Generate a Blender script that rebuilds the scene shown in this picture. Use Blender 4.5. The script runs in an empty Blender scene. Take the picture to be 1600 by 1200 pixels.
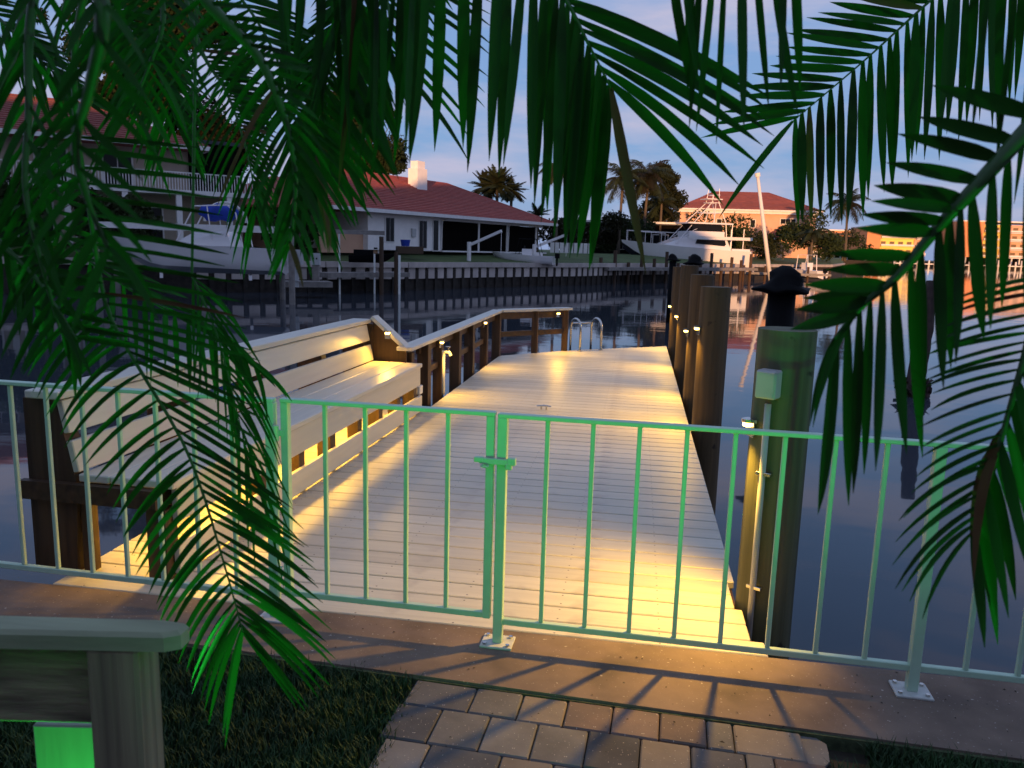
import bpy, math, random
from mathutils import Vector, Matrix
random.seed(7)
R = random.random
def U(a, b): return a + (b - a) * random.random()
sc = bpy.context.scene
col = sc.collection

# ------------------------------------------------------------------ camera
F = 1230.0 / 1600.0                      # focal length in picture widths
YAW, PITCH, ROLL = math.radians(8.79), math.radians(9.78), math.radians(1.58)
CAM = Vector((0.463, -2.810, 1.515))
fw = Vector((-math.sin(YAW) * math.cos(PITCH), math.cos(YAW) * math.cos(PITCH), -math.sin(PITCH)))
r0 = Vector((math.cos(YAW), math.sin(YAW), 0)); u0 = r0.cross(fw)
RT = r0 * math.cos(ROLL) + u0 * math.sin(ROLL)
UP = -r0 * math.sin(ROLL) + u0 * math.cos(ROLL)
cd = bpy.data.cameras.new('camera'); cam = bpy.data.objects.new('camera', cd); col.objects.link(cam)
m = Matrix((RT, UP, -fw)).transposed().to_4x4(); m.translation = CAM; cam.matrix_world = m
cd.sensor_width = 36; cd.lens = 36 * F; cd.clip_start = 0.02; cd.clip_end = 6000
cd.dof.use_dof = True; cd.dof.focus_distance = 4.5; cd.dof.aperture_fstop = 9.0
sc.camera = cam

def ray(x, y): return fw + RT * ((x - 800) / 1230.0) - UP * ((y - 600) / 1230.0)
def at(x, y, d): return CAM + ray(x, y) * d              # a surveyed point d metres in front of the lens
def onz(x, y, z):
    d = ray(x, y); return CAM + d * ((z - CAM.z) / d.z)
def plan(x, d, z=0.0):                                   # bearing x, d metres ahead, height z
    q = at(x, 385, d); return Vector((q.x, q.y, z))

# ------------------------------------------------------------------ sky, sun, exposure
SUN_EL = math.radians(2.6)
SUN_DIR = Vector((-0.10, 1.0, 0)).normalized() * math.cos(SUN_EL) - Vector((0, 0, math.sin(SUN_EL)))   # the way the light travels
w = bpy.data.worlds.new('World'); sc.world = w; w.use_nodes = True
nt = w.node_tree; nt.nodes.clear()
def wn(t): return nt.nodes.new(t)
out = wn('ShaderNodeOutputWorld'); bg = wn('ShaderNodeBackground'); sky = wn('ShaderNodeTexSky')
sky.sky_type = 'NISHITA'; sky.sun_disc = False; sky.sun_elevation = SUN_EL
sky.sun_rotation = math.atan2(-SUN_DIR.x, -SUN_DIR.y)
sky.air_density = 1.0; sky.dust_density = 0.2; sky.ozone_density = 2.5
tc = wn('ShaderNodeTexCoord'); mp = wn('ShaderNodeMapping'); mp.inputs['Scale'].default_value = (1.0, 1.0, 4.2)
mp.inputs['Location'].default_value = (0.3, 0.1, 0.0)
nz = wn('ShaderNodeTexNoise'); nz.inputs['Scale'].default_value = 3.6; nz.inputs['Detail'].default_value = 7; nz.inputs['Roughness'].default_value = 0.55
cr = wn('ShaderNodeValToRGB'); cr.color_ramp.elements[0].position = 0.43; cr.color_ramp.elements[1].position = 0.64
cr.color_ramp.elements[1].color = (0.75, 0.75, 0.75, 1)
mx = wn('ShaderNodeMix'); mx.data_type = 'RGBA'
tint = wn('ShaderNodeMix'); tint.data_type = 'RGBA'; tint.blend_type = 'MULTIPLY'; tint.inputs[0].default_value = 1.0
tint.inputs[7].default_value = (1.0, 1.0, 1.0, 1)
CLOUD = (3.05, 2.80, 3.55, 1)
mx.inputs[7].default_value = CLOUD
L = nt.links.new
L(tc.outputs['Generated'], mp.inputs['Vector']); L(mp.outputs['Vector'], nz.inputs['Vector'])
L(nz.outputs['Fac'], cr.inputs['Fac']); L(cr.outputs['Color'], mx.inputs[0])
base = wn('ShaderNodeMix'); base.data_type = 'RGBA'; base.inputs[0].default_value = 0.77      # blue of the hour, with the physical sky showing through
base.inputs[7].default_value = (1.28, 2.12, 3.95, 1)
L(sky.outputs['Color'], tint.inputs[6]); L(tint.outputs[2], base.inputs[6]); L(base.outputs[2], mx.inputs[6])
L(mx.outputs[2], bg.inputs['Color']); L(bg.outputs['Background'], out.inputs['Surface'])
bg.inputs['Strength'].default_value = 0.105
sd = bpy.data.lights.new('sun', 'SUN'); sd.energy = 3.2; sd.angle = math.radians(0.6); sd.color = (1.0, 0.52, 0.22)
so = bpy.data.objects.new('sun', sd); col.objects.link(so); so.rotation_euler = SUN_DIR.to_track_quat('-Z', 'Y').to_euler()
vs = sc.view_settings; vs.view_transform = 'Standard'; vs.look = 'None'; vs.gamma = 1; vs.use_curve_mapping = False
vs.exposure = 0.88

# ------------------------------------------------------------------ materials
MATS = {}
def mat(name, color, rough=0.6, var=0.15, scale=(8, 8, 8), bump=0.15, color2=None, spec=0.4, metal=0.0, objvar=0.0, detail=5, emit=None, estr=0.0, coat=0.0):
    if name in MATS: return MATS[name]
    M = bpy.data.materials.new(name); M.use_nodes = True; MATS[name] = M
    t = M.node_tree; b = t.nodes['Principled BSDF']; lk = t.links.new
    b.inputs['Roughness'].default_value = rough; b.inputs['Specular IOR Level'].default_value = spec
    b.inputs['Metallic'].default_value = metal; b.inputs['Coat Weight'].default_value = coat
    c2 = color2 or tuple(c * (1 - var * 2) for c in color)
    tcn = t.nodes.new('ShaderNodeTexCoord'); mpn = t.nodes.new('ShaderNodeMapping'); mpn.inputs['Scale'].default_value = scale
    n = t.nodes.new('ShaderNodeTexNoise'); n.inputs['Scale'].default_value = 1; n.inputs['Detail'].default_value = detail
    rp = t.nodes.new('ShaderNodeValToRGB'); rp.color_ramp.elements[0].position = 0.3; rp.color_ramp.elements[1].position = 0.7
    rp.color_ramp.elements[0].color = (*c2, 1); rp.color_ramp.elements[1].color = (*color, 1)
    lk(tcn.outputs['Object'], mpn.inputs['Vector'])
    oi = t.nodes.new('ShaderNodeObjectInfo')
    vm = t.nodes.new('ShaderNodeVectorMath'); vm.operation = 'ADD'
    cmb = t.nodes.new('ShaderNodeMath'); cmb.operation = 'MULTIPLY'; cmb.inputs[1].default_value = 37.0
    lk(oi.outputs['Random'], cmb.inputs[0]); lk(mpn.outputs['Vector'], vm.inputs[0]); lk(cmb.outputs[0], vm.inputs[1])
    lk(vm.outputs[0], n.inputs['Vector']); lk(n.outputs['Fac'], rp.inputs['Fac'])
    hs = t.nodes.new('ShaderNodeHueSaturation')
    ma = t.nodes.new('ShaderNodeMapRange'); ma.inputs['To Min'].default_value = 1 - objvar; ma.inputs['To Max'].default_value = 1 + objvar
    lk(oi.outputs['Random'], ma.inputs['Value']); lk(ma.outputs[0], hs.inputs['Value'])
    lk(rp.outputs['Color'], hs.inputs['Color']); lk(hs.outputs['Color'], b.inputs['Base Color'])
    if bump:
        bp = t.nodes.new('ShaderNodeBump'); bp.inputs['Strength'].default_value = bump; bp.inputs['Distance'].default_value = 0.01
        lk(n.outputs['Fac'], bp.inputs['Height']); lk(bp.outputs['Normal'], b.inputs['Normal'])
    if emit:
        b.inputs['Emission Color'].default_value = (*emit, 1); b.inputs['Emission Strength'].default_value = estr
    return M
def speckle(M, scale, color, lo=0.70, hi=0.74):
    t = M.node_tree; b = t.nodes['Principled BSDF']; lk = t.links.new
    src = b.inputs['Base Color'].links[0].from_socket
    tcn = t.nodes.new('ShaderNodeTexCoord'); v = t.nodes.new('ShaderNodeTexNoise'); v.inputs['Scale'].default_value = scale; v.inputs['Detail'].default_value = 3
    rp = t.nodes.new('ShaderNodeValToRGB'); rp.color_ramp.elements[0].position = lo; rp.color_ramp.elements[1].position = hi
    mxn = t.nodes.new('ShaderNodeMix'); mxn.data_type = 'RGBA'; mxn.inputs[7].default_value = (*color, 1)
    lk(tcn.outputs['Object'], v.inputs['Vector']); lk(v.outputs['Fac'], rp.inputs['Fac']); lk(rp.outputs['Color'], mxn.inputs[0])
    lk(src, mxn.inputs[6]); lk(mxn.outputs[2], b.inputs['Base Color'])
    return M
LAMP = (1.0, 0.54, 0.055)
GREEN = (0.03, 1.0, 0.10)
m_deck = mat('deck_board', (0.58, 0.545, 0.445), 0.42, 0.07, (1.3, 34, 8), 0.22, objvar=0.11, spec=0.5, detail=9)
speckle(m_deck, 5, (0.36, 0.32, 0.27), 0.58, 0.85); speckle(m_deck, 70, (0.20, 0.17, 0.13), 0.71, 0.76)
def screws(M):      # pairs of sunk screws over each joist, about 4 mm across
    t = M.node_tree; b = t.nodes['Principled BSDF']; lk = t.links.new
    src = b.inputs['Base Color'].links[0].from_socket
    tcn = t.nodes.new('ShaderNodeTexCoord'); sx = t.nodes.new('ShaderNodeSeparateXYZ'); lk(tcn.outputs['Object'], sx.inputs[0])
    def mth(op, a, bb=None):
        q = t.nodes.new('ShaderNodeMath'); q.operation = op
        for i, v in enumerate((a, bb)):
            if v is None: continue
            if isinstance(v, (int, float)): q.inputs[i].default_value = v
            else: lk(v, q.inputs[i])
        return q.outputs[0]
    fx = mth('SUBTRACT', mth('FRACT', mth('MULTIPLY', mth('ADD', sx.outputs[0], 40.0), 2.4)), 0.5)
    fx = mth('DIVIDE', fx, 2.4)
    fy = mth('SUBTRACT', mth('ABSOLUTE', sx.outputs[1]), 0.042)
    d = mth('SQRT', mth('ADD', mth('MULTIPLY', fx, fx), mth('MULTIPLY', fy, fy)))
    k = mth('LESS_THAN', d, 0.0042)
    mxn = t.nodes.new('ShaderNodeMix'); mxn.data_type = 'RGBA'; mxn.inputs[7].default_value = (0.12, 0.10, 0.08, 1)
    lk(k, mxn.inputs[0]); lk(src, mxn.inputs[6]); lk(mxn.outputs[2], b.inputs['Base Color'])
screws(m_deck)
m_bench = mat('painted_board', (0.64, 0.60, 0.50), 0.38, 0.06, (26, 1.6, 26), 0.10, objvar=0.04, spec=0.5)
m_brown_z = mat('treated_post', (0.080, 0.041, 0.019), 0.6, 0.28, (30, 30, 2), 0.35, objvar=0.12)
m_brown_y = mat('treated_beam', (0.080, 0.041, 0.019), 0.6, 0.28, (30, 2, 30), 0.35, objvar=0.12)
m_pile = mat('piling_wood', (0.125, 0.080, 0.036), 0.75, 0.22, (22, 22, 0.9), 0.6, color2=(0.06, 0.038, 0.018), objvar=0.1, detail=10)
m_pile_g = mat('weathered_piling', (0.125, 0.125, 0.072), 0.8, 0.22, (20, 20, 0.8), 0.6, color2=(0.06, 0.06, 0.032))
m_oldpile = mat('worm_eaten_pile', (0.07, 0.042, 0.035), 0.9, 0.3, (14, 14, 4), 0.9)
m_cap = mat('old_concrete', (0.24, 0.175, 0.135), 0.9, 0.16, (4, 4, 4), 0.6, color2=(0.13, 0.095, 0.075), detail=10)
speckle(m_cap, 48, (0.50, 0.44, 0.38), 0.69, 0.73); speckle(m_cap, 90, (0.36, 0.31, 0.27), 0.66, 0.72); speckle(m_cap, 3.2, (0.09, 0.07, 0.055), 0.56, 0.80); speckle(m_cap, 40, (0.06, 0.05, 0.04), 0.71, 0.74)
m_moss = mat('mossy_concrete', (0.09, 0.115, 0.055), 0.95, 0.3, (40, 40, 40), 0.6)
PAV = [mat('paver_%s' % k, c, 0.9, 0.15, (7, 7, 7), 0.6, color2=c2, objvar=0.20, detail=10) for k, c, c2 in (
    ('grey', (0.19, 0.18, 0.17), (0.125, 0.118, 0.112)), ('charcoal', (0.105, 0.105, 0.112), (0.065, 0.065, 0.072)), ('tan', (0.245, 0.205, 0.165), (0.17, 0.142, 0.118)),
    ('rose', (0.19, 0.135, 0.112), (0.125, 0.10, 0.092)))]
for q in PAV: speckle(q, 120, (0.45, 0.41, 0.36), 0.68, 0.72)
m_soil = mat('dark_soil', (0.045, 0.038, 0.026), 1.0, 0.3, (12, 12, 12), 0.6)
m_grass = mat('grass_blade', (0.022, 0.075, 0.016), 0.7, 0.25, (3, 3, 3), 0, color2=(0.010, 0.036, 0.008))
m_fence = mat('pale_green_fence_paint', (0.46, 0.64, 0.50), 0.42, 0.05, (20, 20, 20), 0.08, spec=0.5)
m_plate = mat('galvanised_plate', (0.62, 0.63, 0.60), 0.5, 0.12, (30, 30, 30), 0.2)
m_steel = mat('stainless', (0.62, 0.60, 0.56), 0.25, 0.05, (10, 10, 10), 0, metal=1.0)
m_pvc = mat('white_pvc', (0.78, 0.77, 0.72), 0.4, 0.05, (12, 12, 12), 0.05)
m_grey = mat('grey_plastic', (0.46, 0.46, 0.46), 0.45, 0.08, (12, 12, 12), 0.1)
m_black = mat('black_plastic', (0.005, 0.005, 0.006), 0.7, 0.1, (6, 6, 6), 0.1, spec=0.1)
m_bulb = mat('lit_lens', (1, 0.8, 0.4), 0.4, 0, emit=(1.0, 0.60, 0.12), estr=10)
m_gbulb = mat('green_lens', (0.1, 0.6, 0.15), 0.4, 0, emit=(0.05, 1.0, 0.15), estr=6)
m_oldwood = mat('weathered_rail', (0.32, 0.27, 0.165), 0.8, 0.25, (46, 46, 1.6), 0.9, color2=(0.12, 0.095, 0.065), detail=9)
m_oldwood_x = mat('weathered_rail_x', (0.32, 0.27, 0.165), 0.8, 0.25, (1.6, 46, 46), 0.9, color2=(0.12, 0.095, 0.065), detail=9)
m_board = mat('pale_board', (0.26, 0.29, 0.24), 0.6, 0.15, (20, 20, 2), 0.2)
m_railcap = mat('painted_rail_cap', (0.33, 0.36, 0.225), 0.6, 0.14, (3, 26, 26), 0.35, detail=8)
m_leaf = None
def leafmat(name, c, tr=0.35):
    M = bpy.data.materials.new(name); M.use_nodes = True; t = M.node_tree; lk = t.links.new
    b = t.nodes['Principled BSDF']; o = t.nodes['Material Output']
    oi = t.nodes.new('ShaderNodeObjectInfo'); n = t.nodes.new('ShaderNodeTexNoise'); n.inputs['Scale'].default_value = 14
    tcn = t.nodes.new('ShaderNodeTexCoord'); lk(tcn.outputs['Object'], n.inputs['Vector'])
    ad = t.nodes.new('ShaderNodeMath'); ad.operation = 'ADD'; lk(oi.outputs['Random'], ad.inputs[0]); lk(n.outputs['Fac'], ad.inputs[1])
    rp = t.nodes.new('ShaderNodeValToRGB'); rp.color_ramp.elements[0].position = 0.4; rp.color_ramp.elements[1].position = 1.4 / 1.5
    rp.color_ramp.elements[0].color = (c[0] * .95, c[1] * .45, c[2] * .7, 1); rp.color_ramp.elements[1].color = tuple(x * 1.25 for x in c) + (1,)
    lk(ad.outputs[0], rp.inputs['Fac']); lk(rp.outputs['Color'], b.inputs['Base Color'])
    b.inputs['Roughness'].default_value = 0.5; b.inputs['Specular IOR Level'].default_value = 0.08
    ts = t.nodes.new('ShaderNodeBsdfTranslucent'); lk(rp.outputs['Color'], ts.inputs['Color'])
    ms = t.nodes.new('ShaderNodeMixShader'); ms.inputs[0].default_value = tr
    lk(b.outputs[0], ms.inputs[1]); lk(ts.outputs[0], ms.inputs[2]); lk(ms.outputs[0], o.inputs['Surface'])
    return M
m_leaf = leafmat('palm_leaf', (0.011, 0.060, 0.008), 0.42)
m_dead = leafmat('dry_palm_leaf', (0.075, 0.045, 0.018), 0.15)
m_rachis = mat('palm_rachis', (0.034, 0.095, 0.022), 0.5, 0.15, (30, 30, 30), 0.1)
m_crown = leafmat('tree_leaf', (0.018, 0.026, 0.010), 0.2)
m_crown2 = leafmat('shrub_leaf', (0.026, 0.038, 0.014), 0.2)
m_palmfar = leafmat('far_palm_leaf', (0.026, 0.034, 0.017), 0.2)
m_bark = mat('bark', (0.13, 0.10, 0.075), 0.9, 0.25, (6, 6, 1), 0.5)
m_stucco = mat('white_stucco', (0.84, 0.79, 0.76), 0.85, 0.04, (3, 3, 3), 0.2)
m_tan = mat('tan_stucco', (0.42, 0.34, 0.27), 0.85, 0.06, (2, 2, 2), 0.2)
m_salmon = mat('salmon_stucco', (0.62, 0.36, 0.24), 0.85, 0.05, (1, 1, 1), 0.1)
m_orange = mat('orange_stucco', (0.66, 0.27, 0.12), 0.85, 0.05, (0.4, 0.4, 0.4), 0.1)
m_yellow = mat('golden_lit_stucco', (0.84, 0.66, 0.18), 0.8, 0.05, (0.4, 0.4, 0.4), 0.1)  # golden sunlight on the apartment walls, put into the stucco colour
m_tile = mat('red_roof_tile', (0.36, 0.075, 0.058), 0.75, 0.16, (2.5, 2.5, 2.5), 0.3, objvar=0.10)
m_tile2 = mat('dark_red_roof_tile', (0.26, 0.065, 0.05), 0.75, 0.16, (1.2, 1.2, 1.2), 0.3, objvar=0.10)
m_trim = mat('white_trim', (0.72, 0.68, 0.66), 0.6, 0.05, (4, 4, 4), 0.1)
m_glass = mat('dark_glass', (0.010, 0.010, 0.012), 0.15, 0.1, (1, 1, 1), 0, spec=0.12)
m_cglass = mat('sun_glow_glass', (0.20, 0.13, 0.07), 0.3, 0.1, (1, 1, 1), 0, spec=0.3)  # warm reflection of the sun glow, put into the glass colour
m_screen = mat('dark_screen', (0.007, 0.006, 0.006), 1.0, 0.1, (1, 1, 1), 0, spec=0.0)
m_wallc = mat('seawall_concrete', (0.52, 0.44, 0.40), 0.9, 0.15, (1.5, 1.5, 0.6), 0.4, objvar=0.10)
m_tide = mat('tide_stained_concrete', (0.045, 0.036, 0.030), 0.95, 0.3, (3, 3, 3), 0.5)
m_bank = mat('bank_lawn', (0.075, 0.115, 0.030), 0.95, 0.25, (0.8, 0.8, 0.8), 0.4)
m_gel = mat('boat_gelcoat', (0.74, 0.70, 0.70), 0.25, 0.03, (1, 1, 1), 0, spec=0.5, coat=0.3)
m_grayhull = mat('grey_gelcoat', (0.42, 0.43, 0.45), 0.25, 0.03, (1, 1, 1), 0, coat=0.3)
m_navy = mat('navy_antifoul', (0.010, 0.011, 0.020), 0.5, 0.1, (3, 3, 3), 0)
m_blue = mat('blue_canvas', (0.012, 0.045, 0.36), 0.8, 0.15, (3, 3, 3), 0.3)
m_alu = mat('white_tube', (0.76, 0.70, 0.69), 0.35, 0.03, (5, 5, 5), 0)
m_greydock = mat('grey_dock_timber', (0.26, 0.23, 0.21), 0.85, 0.2, (3, 3, 3), 0.3)
m_hull_dark = mat('dark_metal_roof', (0.030, 0.034, 0.045), 0.6, 0.1, (2, 2, 2), 0.1)

speckle(m_pile, 9, (0.035, 0.02, 0.01), 0.66, 0.72); speckle(m_pile_g, 9, (0.03, 0.028, 0.015), 0.66, 0.72)
m_water = bpy.data.materials.new('canal_water'); m_water.use_nodes = True
t = m_water.node_tree; b = t.nodes['Principled BSDF']; lk = t.links.new
b.inputs['Base Color'].default_value = (0.038, 0.046, 0.060, 1); b.inputs['Roughness'].default_value = 0.04; b.inputs['IOR'].default_value = 1.333
tcn = t.nodes.new('ShaderNodeTexCoord'); mpn = t.nodes.new('ShaderNodeMapping'); mpn.inputs['Scale'].default_value = (0.55, 0.9, 1)
n1 = t.nodes.new('ShaderNodeTexNoise'); n1.inputs['Scale'].default_value = 1.1; n1.inputs['Detail'].default_value = 3; n1.inputs['Roughness'].default_value = 0.45
bp = t.nodes.new('ShaderNodeBump'); bp.inputs['Strength'].default_value = 0.22; bp.inputs['Distance'].default_value = 0.02
lk(tcn.outputs['Object'], mpn.inputs['Vector']); lk(mpn.outputs['Vector'], n1.inputs['Vector']); lk(n1.outputs['Fac'], bp.inputs['Height']); lk(bp.outputs['Normal'], b.inputs['Normal'])

# ------------------------------------------------------------------ builders
WPOS = {}
def wpos(o): return WPOS.get(o.name, Vector((0, 0, 0))) if o else Vector((0, 0, 0))
def tag(o, label=None, cat=None, group=None, kind=None):
    if label: o['label'] = label
    if cat: o['category'] = cat
    if group: o['group'] = group
    if kind: o['kind'] = kind
    return o
def thing(name, label, cat, loc, group=None):
    o = bpy.data.objects.new(name, None); col.objects.link(o); o.location = loc; o.empty_display_size = 0.1
    WPOS[o.name] = Vector(loc); return tag(o, label, cat, group)
def place(name, me, loc, parent=None, rot=None):          # an object of shared mesh data standing at a world point
    o = bpy.data.objects.new(name, me); col.objects.link(o)
    o.location = Vector(loc) - wpos(parent); o.parent = parent
    if rot: o.rotation_euler = rot
    WPOS[o.name] = Vector(loc); return o
class MB:
    def __init__(s): s.v = []; s.f = []
    def add(s, vs, fs):
        k = len(s.v); s.v += [Vector(q) for q in vs]; s.f += [tuple(i + k for i in f) for f in fs]; return s
    def obox(s, c, ax, ay, az, hx, hy, hz, ch=0.0):        # oriented box, chamfered when ch > 0
        c = Vector(c)
        if ch <= 0:
            vs = [c + ax * (hx * i) + ay * (hy * j) + az * (hz * k) for k in (-1, 1) for j in (-1, 1) for i in (-1, 1)]
            return s.add(vs, [(0, 2, 3, 1), (4, 5, 7, 6), (0, 1, 5, 4), (2, 6, 7, 3), (0, 4, 6, 2), (1, 3, 7, 5)])
        ch = min(ch, hx * .9, hy * .9, hz * .9)
        vs = []; ix = {}
        for k in (-1, 1):
            for j in (-1, 1):
                for i in (-1, 1):
                    for a in range(3):
                        d = [hx - ch, hy - ch, hz - ch]; d[a] += ch
                        ix[(i, j, k, a)] = len(vs); vs.append(c + ax * (d[0] * i) + ay * (d[1] * j) + az * (d[2] * k))
        fs = []
        for sgn in (-1, 1):
            q = [(sgn, j, k, 0) for j, k in ((-1, -1), (1, -1), (1, 1), (-1, 1))]; fs.append([ix[z] for z in (q if sgn > 0 else q[::-1])])
            q = [(i, sgn, k, 1) for i, k in ((-1, -1), (-1, 1), (1, 1), (1, -1))]; fs.append([ix[z] for z in (q if sgn > 0 else q[::-1])])
            q = [(i, j, sgn, 2) for i, j in ((-1, -1), (1, -1), (1, 1), (-1, 1))]; fs.append([ix[z] for z in (q if sgn > 0 else q[::-1])])
        for p in (-1, 1):
            for q in (-1, 1):
                f = [ix[(-1, p, q, 1)], ix[(1, p, q, 1)], ix[(1, p, q, 2)], ix[(-1, p, q, 2)]]; fs.append(f if p * q > 0 else f[::-1])
                f = [ix[(p, -1, q, 0)], ix[(p, 1, q, 0)], ix[(p, 1, q, 2)], ix[(p, -1, q, 2)]]; fs.append(f if p * q < 0 else f[::-1])
                f = [ix[(p, q, -1, 0)], ix[(p, q, 1, 0)], ix[(p, q, 1, 1)], ix[(p, q, -1, 1)]]; fs.append(f if p * q > 0 else f[::-1])
        for i in (-1, 1):
            for j in (-1, 1):
                for k in (-1, 1):
                    f = [ix[(i, j, k, 0)], ix[(i, j, k, 1)], ix[(i, j, k, 2)]]; fs.append(f if i * j * k > 0 else f[::-1])
        return s.add(vs, fs)
    def box(s, x0, x1, y0, y1, z0, z1, ch=0.0):
        return s.obox(((x0 + x1) / 2, (y0 + y1) / 2, (z0 + z1) / 2), Vector((1, 0, 0)), Vector((0, 1, 0)), Vector((0, 0, 1)), (x1 - x0) / 2, (y1 - y0) / 2, (z1 - z0) / 2, ch)
    def beam(s, a, b2, wd, ht, up=(0, 0, 1), ch=0.0):
        a = Vector(a); b2 = Vector(b2); d = b2 - a; ln = d.length; d.normalize(); upv = Vector(up)
        sd2 = d.cross(upv)
        if sd2.length < 1e-4: sd2 = d.cross(Vector((0, 1, 0)))
        sd2.normalize(); u2 = sd2.cross(d)
        return s.obox((a + b2) / 2, d, -sd2, u2, ln / 2, wd / 2, ht / 2, ch)
    def tube(s, pts, rad, n=10, cap=True):
        pts = [Vector(q) for q in pts]
        if not isinstance(rad, (list, tuple)): rad = [rad] * len(pts)
        k = len(s.v); N = len(pts); prev = None
        for i, q in enumerate(pts):
            d = (pts[min(i + 1, N - 1)] - pts[max(i - 1, 0)]).normalized()
            if prev is None:
                a = Vector((1, 0, 0)) if abs(d.x) < 0.9 else Vector((0, 1, 0))
                x = (a - d * a.dot(d)).normalized()
            else: x = (prev - d * prev.dot(d)).normalized()
            prev = x; y = d.cross(x)
            for j in range(n):
                an = 2 * math.pi * j / n; s.v.append(q + (x * math.cos(an) + y * math.sin(an)) * rad[i])
        for i in range(N - 1):
            for j in range(n):
                a = k + i * n + j; b2 = k + i * n + (j + 1) % n; s.f.append((a, b2, b2 + n, a + n))
        if cap:
            s.f.append(tuple(k + j for j in range(n))[::-1]); s.f.append(tuple(k + (N - 1) * n + j for j in range(n)))
        return s
    def prism(s, poly, z0, z1):                            # flat polygon in plan, counter-clockwise
        n = len(poly); vs = [(x, y, z0) for x, y in poly] + [(x, y, z1) for x, y in poly]
        return s.add(vs, [tuple(range(n))[::-1], tuple(range(n, 2 * n))] + [(i, (i + 1) % n, n + (i + 1) % n, n + i) for i in range(n)])
    def extr(s, pts, off):                                 # any planar loop pushed along a vector
        n = len(pts); off = Vector(off); pts = [Vector(q) for q in pts]
        return s.add(pts + [q + off for q in pts], [tuple(range(n)), tuple(range(n, 2 * n))[::-1]] + [(i, n + i, n + (i + 1) % n, (i + 1) % n) for i in range(n)])
    def mesh(s, name, M, origin=(0, 0, 0), smooth=False):
        o = Vector(origin); me = bpy.data.meshes.new(name); me.from_pydata([q - o for q in s.v], [], s.f); me.update()
        if smooth:
            for p in me.polygons: p.use_smooth = True
        me.materials.append(M); return me
    def build(s, name, M, parent=None, origin=None, smooth=False):
        if origin is None:
            if parent is not None: origin = wpos(parent)
            else: origin = (0, 0, 0)
        return place(name, s.mesh(name, M, origin, smooth), origin, parent)
def lerp(a, b, t): return a + (b - a) * t
def autosmooth(o, ang=35):
    me = o.data
    for p in me.polygons: p.use_smooth = True
    me.set_sharp_from_angle(angle=math.radians(ang))
def point_light(name, loc, power, color, parent, size=0.02, spot=None, aim=None):
    ld = bpy.data.lights.new(name, 'SPOT' if spot else 'POINT'); ld.energy = power; ld.color = color; ld.shadow_soft_size = size
    o = bpy.data.objects.new(name, ld); col.objects.link(o); o.location = Vector(loc) - wpos(parent); o.parent = parent
    if spot:
        ld.spot_size = math.radians(spot); ld.spot_blend = 0.75
        o.rotation_euler = Vector(aim).to_track_quat('-Z', 'Y').to_euler()
    return o

# ------------------------------------------------------------------ water, lawn, cap, paver path
WZ = -1.5
mb = MB(); mb.add([(-2500, 0.0, WZ), (2500, 0.0, WZ), (2500, 4000, WZ), (-2500, 4000, WZ)], [(0, 1, 2, 3)])
tag(mb.build('water', m_water), 'calm dark blue canal water reflecting the dusk sky', None, None, 'structure')
def capy(x): return -0.288 - 0.045 * (x + 0.24)            # near edge of the seawall cap
XS = [-14, -6, -3, -1, 0, 1, 2, 3, 6, 14]
mb = MB()
vs = []; fs = []
mb.prism([(-6, capy(-6)), (6, capy(6)), (6, 0.105), (-6, 0.105)], -0.16, 0.0)
cap = mb.build('seawall_cap', m_cap); tag(cap, kind='structure')
MB().box(-60, 60, 0.0, 0.075, -2.6, -0.16).build('retaining_face', m_tide, cap)
mo = MB(); mo.prism([(-6, capy(-6) - 0.012), (6, capy(6) - 0.012), (6, capy(6)), (-6, capy(-6))], -0.15, -0.008)
mo.build('mossy_edge', m_moss, cap)
g = MB(); g.add([(-60, -60, -0.055), (60, -60, -0.055), (60, capy(6), -0.055), (6, capy(6) + .02, -0.055), (-6, capy(-6) + .02, -0.055), (-60, capy(-6), -0.055)], [(0, 1, 2, 3, 4, 5)])
tag(g.build('ground', m_soil), kind='structure')

PA = math.atan(-0.045)
def pth(a, b2):                                             # along the path rows, away from the cap
    return Vector((-0.24 + a * math.cos(PA) + b2 * math.sin(PA) * -1 * -1, capy(-0.24) - 0.010 + a * math.sin(PA) - b2 * math.cos(PA), 0))
pbase = MB(); q = [pth(-0.02, 0.0), pth(-0.02, 2.6), pth(1.45, 2.6), pth(1.38, 0.0)]
pbase.prism([(v.x, v.y) for v in q], -0.06, -0.030)
path = pbase.build('paver_path', m_soil); tag(path, kind='structure')
rows = [(0.0, 0.155, 0.0, [.225, .165, .155, .155, .155, .15, .085, .215]), (0.155, 0.19, -0.012, [.155, .165, .16, .165, .165, .155, .165, .085, .155]),
        (0.345, 0.19, 0.012, [.15, .225, .16, .16, .23, .155, .165, .15]), (0.535, .16, -0.01, [.23, .155, .16, .225, .155, .23, .16, .12]),
        (0.695, .19, 0.01, [.16, .16, .225, .155, .16, .23, .155, .15]), (0.885, .19, 0., [.23, .23, .16, .16, .23, .23, .16]), (1.075, .16, 0., [.16, .23, .16, .23, .16, .23, .23])]
tones = [1, 0, 2, 3, 3, 3, 0, 2, 1, 0, 0, 0, 1, 2, 1, 0, 3, 0, 1, 2, 0, 3, 1, 0]
ti = 0
for (b0, hb, a0, ws) in rows:
    a = a0
    for wd in ws:
        c = pth(a + wd / 2, b0 + hb / 2); z = -0.009 + U(-0.003, 0.003)
        bm_ = MB().obox((0, 0, 0), Vector((1, 0, 0)), Vector((0, 1, 0)), Vector((0, 0, 1)), wd / 2 - 0.0022, hb / 2 - 0.0022, 0.028, 0.005)
        place('paver', bm_.mesh('paver', PAV[tones[ti % len(tones)]]), (c.x, c.y, z - 0.028), path, (U(-.006, .006), U(-.006, .006), PA + U(-.006, .006)))
        a += wd; ti += 1
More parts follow.
